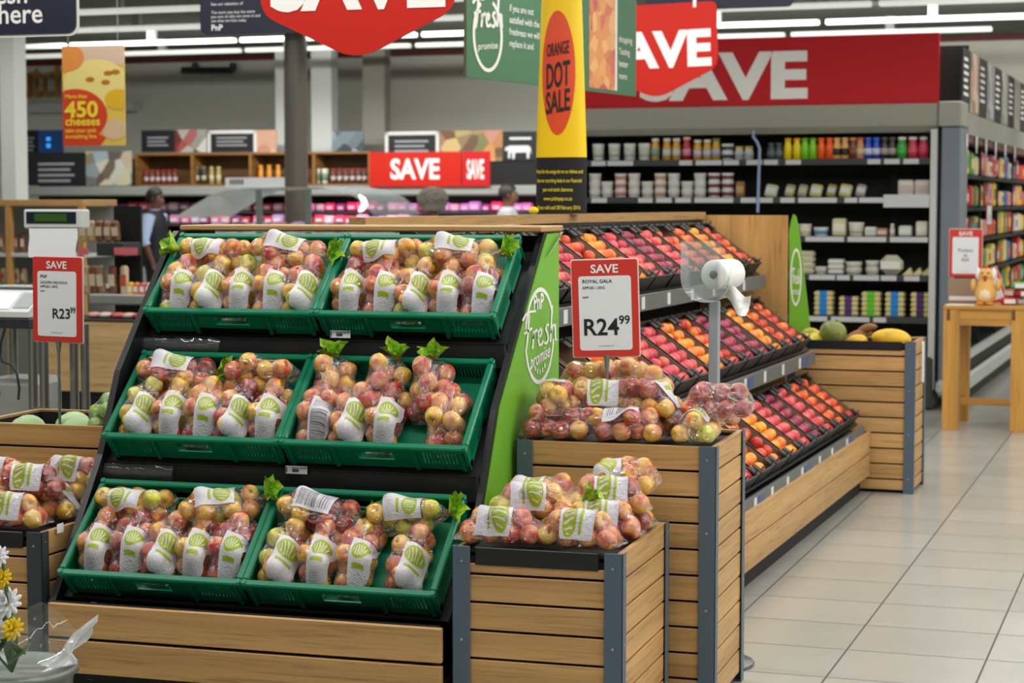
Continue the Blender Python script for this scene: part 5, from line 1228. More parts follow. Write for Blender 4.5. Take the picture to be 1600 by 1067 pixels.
m.obj('lettering', [mat('grey_print', (110, 116, 124), .5)], o)
ck = thing('toy_chicken', 'plump yellow toy chicken with a red beak on the oak table', 'toy', (pt(1540, 470, Y=TYF + .16).x, TYF + .16, zt_))
YB, YW_ = mat('toy_yellow', (222, 176, 92), .6), mat('toy_cream', (232, 214, 170), .6)
m = MB(); m.ball((0, 0, .085), (.078, .072, .088), 18, 12); m.ball((0, -.005, .215), (.056, .054, .055), 18, 12); m.tube([(0, 0, .13), (0, -.003, .19)], [.066, .05], 16); m.obj('body', [YB], ck)
m = MB(); m.ball((0, -.022, .078), (.058, .055, .065), 16, 10); m.obj('belly', [YW_], ck)
m = MB()
for s in (-1, 1): m = MB(); m.ball((s * .088, 0, .145), (.022, .03, .045), 10, 8, M=None); m.obj('wing', [YB], ck)
for s in (-1, 1): m = MB(); m.ball((s * .055, 0, .225), (.022, .030, .045), 10, 8); m.obj('bonnet_side', [WHITE], ck)
m = MB(); m.ball((0, -.06, .205), (.018, .022, .014), 10, 7); m.ball((0, -.052, .185), (.012, .012, .016), 8, 6); m.obj('beak', [mat('toy_red', (206, 60, 24), .5)], ck)
m = MB(); m.ball((0, 0, .272), (.014, .03, .02), 8, 6); m.obj('comb', [mat('toy_red', (206, 60, 24), .5)], ck)
for s in (-1, 1): m = MB(); m.ball((s * .022, -.050, .232), .008, 8, 6); m.obj('eye', [BLACK], ck)
for s in (-1, 1): m = MB(); m.ball((s * .035, -.055, .012), (.028, .038, .012), 8, 6); m.obj('foot', [mat('toy_orange', (226, 140, 40), .6)], ck)
price_sign(pt(1556, 430, Y=TYF + .5).x, TYF + .52, zt_ + .002, .18, .25, zt_, 0, -20, 'tilted red and white price card leaning behind the toy chicken', '', '', [], pole=False)
for k, (u, v, c, r_) in enumerate(((1572, 466, (190, 40, 60), .3), (1586, 462, (200, 200, 196), -.2), (1594, 450, (150, 30, 50), .6), (1578, 446, (206, 90, 100), -.5), (1590, 436, (80, 170, 70), .2))):
    q = MB(); q.box(-.06, .06, -.05, .05, 0, .055, bev=.02); q2 = MB(); q2.box(-.04, .04, -.0515, -.050, .012, .044); p = pt(u, v, Y=TYF + .25)
    place(q.mesh('sweet_packet', [col_mat(c)]), 'sweet_packet', '%s packet %s in the heap right of the toy chicken' % (('crimson', 'white', 'dark red', 'pink', 'green')[k], ('at the front', 'at the right front', 'second layer right', 'second layer left', 'on top')[k]), 'packet', (p.x + .02, TYF + .22 + .06 * (k % 2), zt_ + (.0, .0, .057, .057, .114)[k]), r_, 'packets on the oak table', 1, [('print_band', q2.mesh('print_band', [col_mat((226, 220, 214))]))])
q = MB(); q.box(-.10, .10, -.07, .07, 0, .003); solo(q, 'leaflet', [PAPER], 'white leaflet lying on the front left of the oak table', 'leaflet', (pt(1500, 474, Y=TYF + .1).x, TYF + .10, zt_), .2, local=True)

# ------------------------------------------------------------------ meat fridge, wooden wall unit and posters at the back
MY = 24.0
mf = thing('meat_fridge', 'long grey-canopied meat fridge with pink packs along the back wall', 'fridge', (-9, MY + .4, 0)); O5 = (-9, MY + .4, 0)
ml, mr = pt(20, 300, Y=MY).x, pt(900, 300, Y=MY).x
zc = zv(300, 306, MY); zd = zv(300, 291, MY)
m = MB(); m.box(ml, mr, MY - .3, MY + .7, zc, zd, bev=.02); m.obj('canopy', [GREY], mf, O5)
m = MB(); m.box(ml, mr, MY + .65, MY + .7, 0, zv(400, 246, MY + .65)); m.obj('cabinet', [DARK], mf, O5)
m = MB(); m.box(ml, mr, MY - .35, MY + .65, 0, .75, bev=.02); m.obj('base', [GREY], mf, O5)
mrnd = random.Random(17); pk = [(236, 96, 140), (214, 130, 180), (226, 60, 96), (196, 160, 206), (236, 170, 190), (206, 60, 80), (150, 70, 130), (230, 196, 196)]; PKW = ['bright pink', 'mauve', 'red-pink', 'lilac', 'pale pink', 'crimson', 'purple', 'blush']
meat = []
for ci, c in enumerate(pk):
    q = MB(); q.box(-.075, .075, -.05, .05, 0, .12, bev=.02); q2 = MB(); q2.box(-.045, .045, -.0515, -.05, .03, .075); meat.append((q.mesh('meat_pack', [col_mat(c)]), q2.mesh('print_band', [col_mat((230, 226, 230))])))
for r_, v in enumerate((330, 350, 372)):
    z = zv(400, v, MY); m = MB(); m.box(ml, mr, MY - .02 - .1 * r_, MY + .65, z - .03, z - .002); m.obj('shelf', [EDGE], mf, O5)
    for k in range(44 if r_ < 2 else 14):
        u = 128 + k * 16.2 + mrnd.uniform(-2, 2)
        if r_ < 2 and 428 < u < 470 and k % 2: pass
        if 225 < u < 262 and r_ > 0: continue
        if r_ == 2 and u > 262: continue
        ci = mrnd.randrange(8); me, pm = meat[ci]; p = pt(u, v, Y=MY + .08 - .1 * r_)
        w_ = ('upper', 'middle', 'lower')[r_]
        place(me, 'meat_pack', '%s meat pack, number %d from the left end of the %s meat shelf' % (PKW[ci], k + 1, w_), 'meat pack', (p.x, MY + .08 - .1 * r_, z), 0, 'meat packs on the %s shelf' % w_, mrnd.uniform(.8, 1.1), [('print_band', pm)])
lt = area('meat_lamp', (-9.0, MY - .15, zc - .02), 9, .1, 20, (R(25), 0, 0), (1.0, .45, .75)); lt.matrix_world = frame_m() @ Matrix.Translation((-6.9, MY - .12, zc - .02)) @ Matrix.Rotation(R(25), 4, 'X')
UY = 24.15; zu0, zu1 = zv(400, 290, UY) , zv(400, 238, UY)
wu = thing('wall_unit', 'oak wall unit of open compartments over the meat fridge', 'shelf unit', (pt(395, 290, Y=UY).x, UY + .2, zu0)); O6 = (pt(395, 290, Y=UY).x, UY + .2, zu0)
x0, x1 = pt(211, 290, Y=UY).x, pt(580, 290, Y=UY).x; WUX = wood('unit_oak', (150, 108, 56), 'x')
m = MB(); m.box(x0, x1, UY, UY + .4, zu1 - .03, zu1); m.box(x0, x1, UY, UY + .4, zu0 - .0, zu0 + .025); m.obj('shelf', [WUX], wu, O6)
m = MB(); m.box(x0, x1, UY + .38, UY + .4, zu0, zu1); m.obj('back_panel', [wood('unit_back', (104, 74, 40), 'x')], wu, O6)
for u in (212.5, 300, 391, 490, 577): x = pt(u, 265, Y=UY).x; m = MB(); m.box(x - .02, x + .02, UY, UY + .39, zu0 + .025, zu1 - .03); m.obj('divider', [WUX], wu, O6)
jz = zu0 + .025
def jar(us, w_, h, body, cap, band, words, nm='jar', neck=.38, grp='jars in the oak wall unit'):
    for k, u in enumerate(us): stock('bottle', (px(w_, 24), px(h, 24), body, cap, band, neck), nm, '%s, %s from left %s' % (words[0], ORD[k], words[1]), nm, u, 285, UY + .12, jz, grp)
jar((229, 238, 247, 256, 265, 274), 8.5, 26, (120, 22, 30), (196, 30, 40), (206, 196, 190), ('red-capped sauce bottle', 'in the first compartment of the oak wall unit'), 'bottle', .3)
jar((308, 319), 9, 31, (50, 46, 36), (120, 140, 110), (190, 190, 150), ('dark jar', 'in the second compartment of the oak wall unit')); jar((331, 342), 9, 31, (176, 160, 90), (206, 196, 130), (214, 206, 170), ('pale yellow jar', 'in the second compartment of the oak wall unit'))
jar((408, 421, 435), 9, 33, (236, 150, 40), (240, 170, 50), None, ('orange jar', 'in the third compartment of the oak wall unit'))
for k, u in enumerate((453, 466)): stock('tub', (px(12, 24), px(26, 24), (206, 214, 200), W_, (120, 150, 110)), 'tub', '%s white-lidded tub beside the steel column in the oak wall unit' % ('left', 'right')[k], 'tub', u, 285, UY + .12, jz, 'jars in the oak wall unit')
for k, u in enumerate((496, 508)): stock('tub', (px(12, 24), px(26, 24), (206, 214, 200), W_, (120, 150, 110)), 'tub', '%s white-lidded tub at the left of the last compartment of the oak wall unit' % ('left', 'right')[k], 'tub', u, 285, UY + .12, jz, 'jars in the oak wall unit')
jar((521, 531, 541, 551, 561, 570), 8.5, 26, (90, 20, 26), (196, 30, 50), (206, 200, 196), ('red-capped sauce bottle', 'in the last compartment of the oak wall unit'), 'bottle', .3)
m = MB(); a, b = pt(352, 292.5, Y=19.3), pt(444, 277, Y=19.3); m.box(0, b.x - a.x, 0, .01, 0, b.z - a.z); o = thing('price_strip', 'long white price strip standing on the deli glass', 'price strip', (a.x, 19.3, a.z)); m.obj('card', [PAPER], o); m = MB()
for k in range(5): m.box(.06 + k * .035, .08 + k * .035, -.002, 0, .03, .085)
m.obj('lettering', [BTXT], o)
PYW = 24.42
def poster(u0, u1, v0, v1, Y, label, kind, mt=None, text_=None):
    a, b = pt(u0, v1, Y=Y), pt(u1, v0, Y=Y); wd, h = b.x - a.x, b.z - a.z
    o = thing('poster', label, 'poster', ((a.x + b.x) / 2, Y, a.z), group=None)
    m = MB(); m.box(-wd / 2, wd / 2, 0, .02, 0, h); m.obj('board', [mt or CHALK], o)
    if kind == 'frame':
        m = MB(); f = .045
        m.box(-wd / 2, wd / 2, -.008, 0, h - f, h); m.box(-wd / 2, -wd / 2 + f, -.008, 0, 0, h); m.box(wd / 2 - f, wd / 2, -.008, 0, 0, h); m.obj('frame', [WTXT], o)
    if kind in ('frame', 'chalk'):
        m = MB(); n = text_ or 3
        for k in range(n):
            z = h * (.62 - .17 * k); m.box(-wd * .32, wd * (.30 - .07 * (k % 2)), -.004, 0, z, z + h * .07)
        m.obj('lettering', [mat('chalk_print', (170, 172, 176), .6)], o)
    return o, wd, h
poster(221, 273, 203, 238, PYW, 'black chalkboard of white writing over the left of the oak wall unit', 'chalk')
poster(273, 322, 202, 238, PYW, 'food picture with red and white between the two chalkboards', 'photo', photo_mat('salad_photo', [(220, 220, 214), (170, 50, 50), (60, 60, 56), (206, 200, 190), (120, 110, 90)], 5))
poster(325, 401, 203, 238, PYW, 'white-framed chalkboard over the left half of the oak wall unit', 'frame')
poster(401, 432, 203, 238, PYW, 'pinkish meat picture left of the steel column', 'photo', photo_mat('meat_photo', [(214, 160, 130), (226, 190, 160), (196, 120, 100)], 4))
poster(519, 568, 205, 238, PYW, 'dark blue-grey picture between the white and the grey columns', 'photo', photo_mat('blue_photo', [(60, 80, 84), (120, 140, 150), (150, 160, 170), (40, 50, 56), (90, 96, 90)], 4))
poster(602, 686, 205, 250, MY + .625, 'white-framed chalkboard above the small red SAVE sign', 'frame')
poster(686, 785, 203, 252, MY + .625, 'colourful food picture above the right end of the small SAVE sign', 'photo', photo_mat('food_photo', [(214, 150, 90), (90, 60, 40), (226, 190, 130), (110, 130, 60), (190, 120, 120), (236, 200, 120)], 5))
o, wd, h = poster(786, 838, 205, 251, MY + .625, 'black poster with a white cow silhouette left of the yellow totem', 'cow')
cow = [(-.75, .10), (-.75, .55), (-.9, .50), (-.98, .60), (-.85, .75), (-.75, .72), (-.70, .80), (.55, .80), (.72, .70), (.78, .35), (.74, .34), (.68, .62), (.62, .08), (.48, .08), (.46, .42), (-.28, .40), (-.34, .06), (-.48, .06), (-.50, .40), (-.60, .40), (-.62, .08)]
m = MB(); m.prism([(x * wd * .46, z * h * .62 + h * .02) for x, z in cow], .004, lambda a, b, k: (a, -.005 + k, b)); m.box(-wd * .3, wd * .35, -.004, 0, h * .72, h * .80); m.obj('cow_silhouette', [WTXT], o)
poster(44, 134, 238, 290, 23.76, 'large black chalkboard of white writing under the cheese poster', 'chalk', None, 4)
poster(134, 205, 236, 290, 23.76, 'pale food picture right of the large chalkboard at the left', 'photo', photo_mat('cheese_wall', [(206, 200, 170), (90, 70, 60), (170, 190, 196), (226, 216, 190), (150, 120, 90)], 5))
o, wd, h = poster(28, 60, 203, 240, 25.6, 'dark menu screen at the far left of the back wall', 'chalk', None, 4)
o, wd, h = poster(60, 98, 203, 240, 25.5, 'dark blue lit screen left of the cheese poster', 'photo', mat('screen_blue', (20, 40, 70), .3, emit=(20, 70, 130), es=.25))
m = MB(); m.box(-.07, .0, -.004, 0, h * .55, h * .7); m.box(-.07, .0, -.004, 0, h * .25, h * .42); m.obj('lit_icon', [mat('lit_blue', (40, 130, 230), .3, emit=(50, 150, 255), es=1.2)], o)
# wooden letters on the back wall
m = MB(); a = pt(22, 152, Y=YW - .03); b = pt(101, 92, Y=YW - .03); us = (b.z - a.z) / .72
text(m, 'butchery', us, lambda q, r: (q, 0, r), .012, align='LEFT', maxw=(b.x - a.x) * 1.98); wid = max(v[0] for v in m.v)
vs = list(m.v); fsx = list(m.f); m2 = MB(); m2.add(vs, fsx); m2.add([(x, .05, z) for x, y, z in vs], fsx)
solo(m2, 'wall_letters', [wood('letter_wood', (176, 128, 62), 'z')], 'brown wooden letters on the back wall at the far left', 'wall letters', (a.x - (b.x - a.x) * .19, YW - .06, a.z), local=True)
m = MB(); a, b = pt(26, 177, Y=YW - .1), pt(215, 160, Y=YW - .1); m.box(a.x, b.x, YW - .25, YW - .02, a.z, b.z); o = m.obj('trim_2', [LGREY]); o['kind'] = 'structure'; o.matrix_world = frame_m()
# columns
def col_box(name, u0, u1, Y, m_, d=.22):
    a, b = pt(u0, 200, Y=Y), pt(u1, 200, Y=Y); m = MB(); m.box(a.x, b.x, Y, Y + d, 0, 3.8, bev=.008); structure(m, name, m_)
col_box('column_1', 0, 24, 17.5, mat('column_white', (226, 230, 224), .5)); col_box('column_2', 430, 445, 25.0, mat('column_white', (226, 230, 224), .5)); col_box('column_3', 486, 518, 25.0, mat('column_white', (226, 230, 224), .5)); col_box('column_4', 566, 601, 24.9, mat('column_grey', (140, 138, 126), .6))
a, b = pt(446, 200, Y=21.0), pt(479, 200, Y=21.0); m = MB(); m.cyl(((a.x + b.x) / 2, 21, 0), ((a.x + b.x) / 2, 21, 3.8), (b.x - a.x) / 2, 28); structure(m, 'column_5', mat('column_steel', (100, 95, 86), .35, .25))
# pipe bracket on the back wall
pp = [pt(u, v, Y=26.3) for u, v in ((285, 110), (305, 110), (305, 98), (305, 110), (364, 110), (364, 98))]
m = MB(); m.tube([pp[0] - pp[0], pp[4] - pp[0]], .05, 8); m.tube([pp[1] - pp[0], pp[2] - pp[0]], .05, 8); m.tube([pp[4] - pp[0], pp[5] - pp[0]], .05, 8); solo(m, 'wall_pipe', [mat('pipe_dark', (40, 34, 32), .5)], 'dark pipe bracket under the red beam on the back wall', 'pipe', tuple(pp[0]), local=True)
# small red SAVE sign
a, b, c = pt(577, 292, Y=23.655), pt(765, 292, Y=23.655), pt(577, 238, Y=23.655); wd, h = b.x - a.x, c.z - a.z
o = thing('shelf_sign', 'small wide red SAVE sign over the meat fridge, in two panels', 'sign', ((a.x + b.x) / 2, 23.655, a.z)); xs2 = pt(721, 290, Y=23.655).x - (a.x + b.x) / 2
m = MB(); m.box(-wd / 2, xs2 - .006, 0, .03, 0, h, bev=.004); m.obj('board', [RED], o); m = MB(); m.box(xs2 + .006, wd / 2, 0, .03, 0, h, bev=.004); m.obj('board', [RED2], o)
m = MB(); text(m, 'SAVE', h * .80, lambda p_, q_: ((-wd / 2 + xs2) / 2 + p_, -.004, h * .24 + q_), .03, maxw=wd * .41); text(m, 'SAVE', h * .75, lambda p_, q_: ((wd / 2 + xs2) / 2 + p_, -.004, h * .24 + q_), .03, maxw=wd * .14); m.obj('lettering', [WTXT], o, label='white words SAVE')
m = MB(); m.box(-.02, .02, .03, .044, .01, h); m.obj('bracket', [GREY], o)
# ceiling lights: rows of white battens
BAT = mat('batten', (236, 238, 232), .5, emit=(245, 248, 240), es=.55); brnd = random.Random(2)
for k, (v, l) in enumerate(((9, 'nearest'), (38, 'second'), (62, 'third'), (78, 'farthest'))):
    p = pt(500, v, Z=3.60); xx = p.x - 9.5
    for j in range(8):
        m = MB(); m.box(-1.16, 1.16, -.05, .05, -.055, 0, bev=.01); o = thing('ceiling_light', 'white ceiling batten light in the %s row seen over the meat fridge, %s from left' % (l, ORD[j]), 'ceiling light', (xx + j * 2.4, p.y, 3.65), group='batten ceiling lights'); m.obj('diffuser', [BAT], o)
        m = MB(); m.box(-.05, .05, -.04, .04, 0, .16); m.obj('bracket', [GREY], o)

# ------------------------------------------------------------------ curved deli glass
DY = 19.0
a = pt(275, 338, Y=DY); prof = [(275, 338), (300, 322), (325, 307), (348, 297), (380, 294), (440, 292), (500, 292), (530, 296), (556, 307), (574, 322), (584, 336)]
dg = thing('deli_counter', 'deli counter under a curved glass hood', 'counter', (pt(430, 338, Y=DY).x, DY + .5, 0)); O7 = (pt(430, 338, Y=DY).x, DY + .5, 0)
P_ = [pt(u, v, Y=DY) for u, v in prof]
m = MB(); vs = []
for q in P_: vs += [(q.x, DY, q.z), (q.x, DY + 1.3, q.z), ]
m.add(vs, [(2 * i, 2 * i + 2, 2 * i + 3, 2 * i + 1) for i in range(len(P_) - 1)], 0, True)
vs2 = [(q.x * 1, q_y, q.z - .012) for q in P_ for q_y in (DY, DY + 1.3)]; m.add(vs2, [(2 * i, 2 * i + 2, 2 * i + 3, 2 * i + 1) for i in range(len(P_) - 1)], 0, True); m.obj('glass_hood', [GLASS], dg, O7, 'curved glass hood')
for u in (402, 479):
    x = pt(u, 300, Y=DY).x; m = MB(); m.box(x - .03, x + .03, DY + .02, DY + .06, .9, pt(440, 293, Y=DY).z - .02); m.obj('glass_post', [mat('post_green_grey', (120, 134, 128), .4)], dg, O7)
m = MB(); m.box(P_[0].x, P_[-1].x, DY - .05, DY + 1.35, 0, 1.30, bev=.02); m.obj('cabinet', [LGREY], dg, O7)
m = MB(); q0 = pt(562, 310, Y=DY - .02); m.tube([pt(u, v, Y=DY - .01) for u, v in ((561, 305), (568, 312), (570, 319), (566, 326), (561, 330))], [.012, .03, .036, .03, .014], 8); m.obj('lamp', [mat('deli_lamp', (255, 255, 255), .3, emit=(255, 255, 255), es=1.6)], dg, O7)
TRM = [(206, 130, 150), (196, 150, 190), (226, 180, 190), (150, 70, 90), (190, 110, 60), (206, 160, 120)]
drnd = random.Random(8)
for k in range(16):
    c = TRM[drnd.randrange(6)]; q = MB(); q.ball((0, 0, .074), (.095, .14, .06), 10, 7); x = P_[1].x + .14 + (P_[-2].x - P_[1].x - .28) * k / 15
    q2 = MB(); q2.box(-.10, .10, -.16, .16, 0, .012, bev=.004); me = q2.mesh('tray', [WHITE])
    o = place(me, 'meat_tray', 'tray of deli meat under the curved glass, %s from left' % ORD[k], 'tray', (x, DY + .35 + .3 * (k % 2), 1.302), 0, 'trays in the deli counter'); c2 = bpy.data.objects.new('meat', q.mesh('meat', [col_mat(c)])); COL.objects.link(c2); c2.parent = o

# ------------------------------------------------------------------ left: shelving, chest fridge, scale and trolley
BY = 13.2
bk = thing('bread_shelf', 'oak framed shelf with a grey back behind the scale at the left', 'shelf unit', (pt(70, 400, Y=BY).x, BY + .25, 0)); O8 = (pt(70, 400, Y=BY).x, BY + .25, 0)
x0, x1 = pt(-60, 400, Y=BY).x, pt(131, 400, Y=BY).x; zt = zv(70, 312, BY); zb = zv(70, 448, BY)
m = MB(); m.box(x0, x1, BY, BY + .5, zt - .05, zt, bev=.004); m.obj('top_board', [WX], bk, O8)
for u in (12.5, 126): x = pt(u, 380, Y=BY).x; m = MB(); m.box(x - .022, x + .022, BY, BY + .05, 0, zt - .05); m.obj('post', [WZ], bk, O8)
m = MB(); m.box(x0, x1, BY + .46, BY + .5, 0, zt - .05); m.obj('back_panel', [GREY], bk, O8)
for v in (396, 446): z = zv(70, v, BY); m = MB(); m.box(x0, x1, BY + .01, BY + .46, z - .03, z, bev=.003); m.obj('shelf', [LGREY], bk, O8)
BRW = [(150, 116, 84), (190, 160, 120), (206, 186, 150), (120, 76, 50)]
def pouches(us, v, Y, h, w_, z, words, grp, seed):
    r = random.Random(seed)
    for k, u in enumerate(us):
        c = r.choice(BRW); stock('pack', (px(w_, Y), px(h, Y), .05, c, (214, 196, 170) if c != BRW[2] else (190, 90, 60), .016), 'pouch', 'tan food pouch, %s from left %s' % (ORD[k], words), 'pouch', u, v, Y + .12, z, grp, tilt=Matrix.Rotation(R(r.uniform(-8, 2)), 4, 'Y'))
pouches((-4, 6, 27, 38), 395, BY, 38, 9, zv(70, 396, BY), 'on the upper level of the oak framed shelf', 'pouches on the oak framed shelf', 1); pouches((-4, 6, 28, 39), 446, BY, 30, 10, zv(70, 446, BY), 'on the lower level of the oak framed shelf', 'pouches on the oak framed shelf', 2)
CY = 12.0
cf = thing('chest_fridge', 'wood fronted open fridge of food pouches behind the left price sign', 'fridge', (pt(180, 500, Y=CY).x, CY + .4, 0)); O9 = (pt(180, 500, Y=CY).x, CY + .4, 0)
x0, x1 = pt(72, 500, Y=CY).x, pt(232, 500, Y=CY).x; xu = pt(192, 500, Y=CY + .66).x
m = MB(); m.box(x0, x1, CY, CY + .03, zv(150, 612, CY), zv(150, 504, CY)); m.obj('front_panel', [WC], cf, O9)
m = MB(); xq = pt(119, 560, Y=CY).x; m.box(xq - .014, xq + .014, CY - .006, CY, zv(150, 612, CY), zv(150, 520, CY)); m.obj('joint_strip', [LGREY], cf, O9)
m = MB(); m.box(x0, x1 - .25, CY + .05, CY + .9, 0, zv(150, 614, CY)); m.obj('plinth', [DARK], cf, O9)
m = MB(); m.box(x0, x1, CY + .05, CY + .55, zv(150, 504, CY) - .06, zv(150, 500, CY)); m.obj('tray', [EDGE], cf, O9)
m = MB(); m.box(x0, x1, CY + .56, CY + .62, zv(150, 483, CY), zv(150, 466, CY), bev=.01); m.obj('bumper', [GREY], cf, O9)
YR = CY + .66; zr = zv(170, 462, YR)
m = MB(); m.box(x0, x1, YR - .02, YR + .27, zr - .04, zr, bev=.004); m.obj('shelf', [WHITE], cf, O9)
zs = zv(170, 379, YR); m = MB(); m.box(x0, xu, YR + .02, YR + .27, zs - .10, zs, bev=.004); sh_ = m.obj('shelf', [EDGE], cf, O9)
m = MB(); a, b = pt(177, 398, Y=YR), pt(212, 387, Y=YR); m.box(a.x, b.x, YR + .012, YR + .02, a.z, b.z); a, b = pt(120, 398, Y=YR), pt(136, 388, Y=YR); m.box(a.x, b.x, YR + .012, YR + .02, a.z, b.z); m.obj('pink_strip', [mat('strip_pink', (222, 110, 120), .5)], sh_, O9)
m = MB(); m.box(x0, xu, YR + .27, YR + .30, 0, zv(170, 322, YR)); m.obj('back_panel', [DARK], cf, O9)
pouches((132, 145, 157, 170, 183), 377, YR, 40, 15, zs, 'on the upper shelf of the wood fronted fridge', 'pouches in the wood fronted fridge', 3)
pouches((137, 148, 161, 178, 195), 460, YR, 54, 15, zr, 'on the lower shelf of the wood fronted fridge', 'pouches in the wood fronted fridge', 4)
for k, (u, c, n) in enumerate(((205, (236, 190, 60), 'yellow'), (214, (214, 120, 60), 'orange'), (224, (206, 90, 90), 'pink'), (234, (226, 180, 150), 'peach'))): stock('pack', (px(10, 12.7), px(24, 12.7), .05, c, (230, 220, 210)), 'pouch', '%s small pack at the right of the lower shelf of the wood fronted fridge' % n, 'pouch', u, 460, YR + .1, zr, 'small packs in the wood fronted fridge')
for k, u in enumerate((145, 163, 182, 200, 217)):
    q = MB(); q.ball((0, 0, .02), (.055, .07, .022), 10, 6); p = pt(u, 500, Y=CY + .2); c = [(196, 150, 130), (206, 186, 170), (190, 80, 80), (206, 170, 150), (196, 60, 70)][k]
    solo(q, 'meat_pack', [col_mat(c)], 'flat meat pack, %s from left in the tray of the wood fronted fridge' % ORD[k], 'meat pack', (p.x, CY + .22, zv(150, 500, CY) + .002), group='flat meat packs', local=True)
# weighing scale on its trolley
setf(YAW_A)
SY = 8.2
tr_ = thing('scale_trolley', 'steel trolley with cables carrying the weighing scale at the left', 'trolley', (pt(20, 700, Y=SY).x, SY + .2, 0)); O10 = (pt(20, 700, Y=SY).x, SY + .2, 0)
zt = zv(20, 497, SY); xa, xb = pt(-60, 600, Y=SY).x, pt(48, 600, Y=SY).x
m = MB(); m.box(xa, xb, SY, SY + .45, zt - .05, zt, bev=.006); m.obj('top', [mat('trolley_black', (40, 42, 44), .4)], tr_, O10)
for x in (xa + .03, xb - .005, xb + .055): 
    for y in (SY + .03, SY + .42): m = MB(); m.cyl((x, y, 0), (x, y, zt - .05), .022, 12); m.obj('leg', [CHROME], tr_, O10)
m = MB(); m.box(xa, xb, SY, SY + .45, .28, .30); m.obj('lower_shelf', [CHROME], tr_, O10)
m = MB(); m.box(xa + .04, xb - .05, SY + .1, SY + .4, .302, .80, bev=.03); m.obj('cabinet', [GREY], tr_, O10)
m = MB()
for k in range(3): m.tube([Vector((xa + .05 + .1 * k + .05 * math.cos(t_ * .6 + k), SY + .02, zt - .08 - .035 * t_ + .03 * math.sin(t_ * 1.1 + k))) for t_ in range(9)], .006, 6)
m.obj('cable', [BLACK], tr_, O10)
sc = thing('weighing_scale', 'white shop scale with a customer display on a pole and hanging price sheets', 'scale', (pt(20, 497, Y=SY).x, SY + .2, zt)); O11 = (pt(20, 497, Y=SY).x, SY + .2, zt)
m = MB(); xq0, xq1 = pt(-55, 480, Y=SY).x, pt(44, 480, Y=SY).x
m.prism([(SY + .0, zt + .004), (SY + .0, zt + .03), (SY + .16, zt + .125), (SY + .40, zt + .125), (SY + .40, zt + .004)], xq1 - xq0, lambda a, b, k: (xq0 + k, a, b)); m.obj('body', [LGREY], sc, O11)
Tm = Matrix.Translation((0, SY + .0, zt + .03)) @ Matrix.Rotation(math.atan2(.095, .16), 4, 'X')
m = MB(); m.box(xq1 - .10, xq1 - .015, .03, .16, .0005, .003, M=Tm); m.obj('screen', [mat('screen_grey', (130, 140, 140), .3)], sc, O11)
m = MB(); m.box(xq0, xq1 - .115, .02, .165, .0005, .004, M=Tm); m.obj('keypad', [WHITE], sc, O11)
m = MB(); m.box(xq0, xq1, SY + .17, SY + .40, zt + .127, zt + .14, bev=.004); m.obj('weighing_plate', [CHROME], sc, O11)
px_ = pt(82, 400, Y=SY + .35).x; zp0, zp1 = zv(82, 357, SY + .33), zv(82, 327, SY + .33); xh0, xh1 = pt(36, 340, Y=SY + .33).x, pt(130, 340, Y=SY + .33).x
m = MB(); m.cyl((px_ - .02, SY + .37, zt + .02), (px_ - .02, SY + .37, zp0 + .01), .016, 12); m.box(xq1 - .02, px_, SY + .34, SY + .40, zt + .004, zt + .02); m.obj('display_pole', [CHROME], sc, O11)
m = MB(); m.box(xh0, xh1, SY + .33, SY + .40, zp0, zp1, bev=.008); dh = m.obj('display_head', [LGREY], sc, O11)
m = MB(); a, b = pt(41, 349, Y=SY + .325), pt(118, 331, Y=SY + .325); m.box(a.x, b.x, SY + .326, SY + .33, a.z, b.z); m.obj('bezel', [mat('bezel_black', (24, 34, 44), .3)], dh, O11)
m = MB(); a, b = pt(54, 346, Y=SY + .325), pt(104, 334, Y=SY + .325); m.box(a.x, b.x, SY + .3235, SY + .326, a.z, b.z); m.obj('lcd', [mat('lcd_green', (52, 84, 30), .3)], dh, O11)
m = MB(); vs = []
for j in range(7):
    for i in range(6):
        u = 45 + (120 - 45) * i / 5 + (1.5 * math.sin(j) if i in (0, 5) else 0); v = 357 + (402 - 357) * j / 6; q = pt(u, v, Y=SY + .325); vs.append((q.x, q.y - .003 * math.sin(i * 2.1 + j), q.z))
m.add(vs, [(j * 6 + i, j * 6 + i + 1, j * 6 + i + 7, j * 6 + i + 6) for j in range(6) for i in range(5)], 0, True); m.obj('price_sheet', [PAPER], sc, O11)

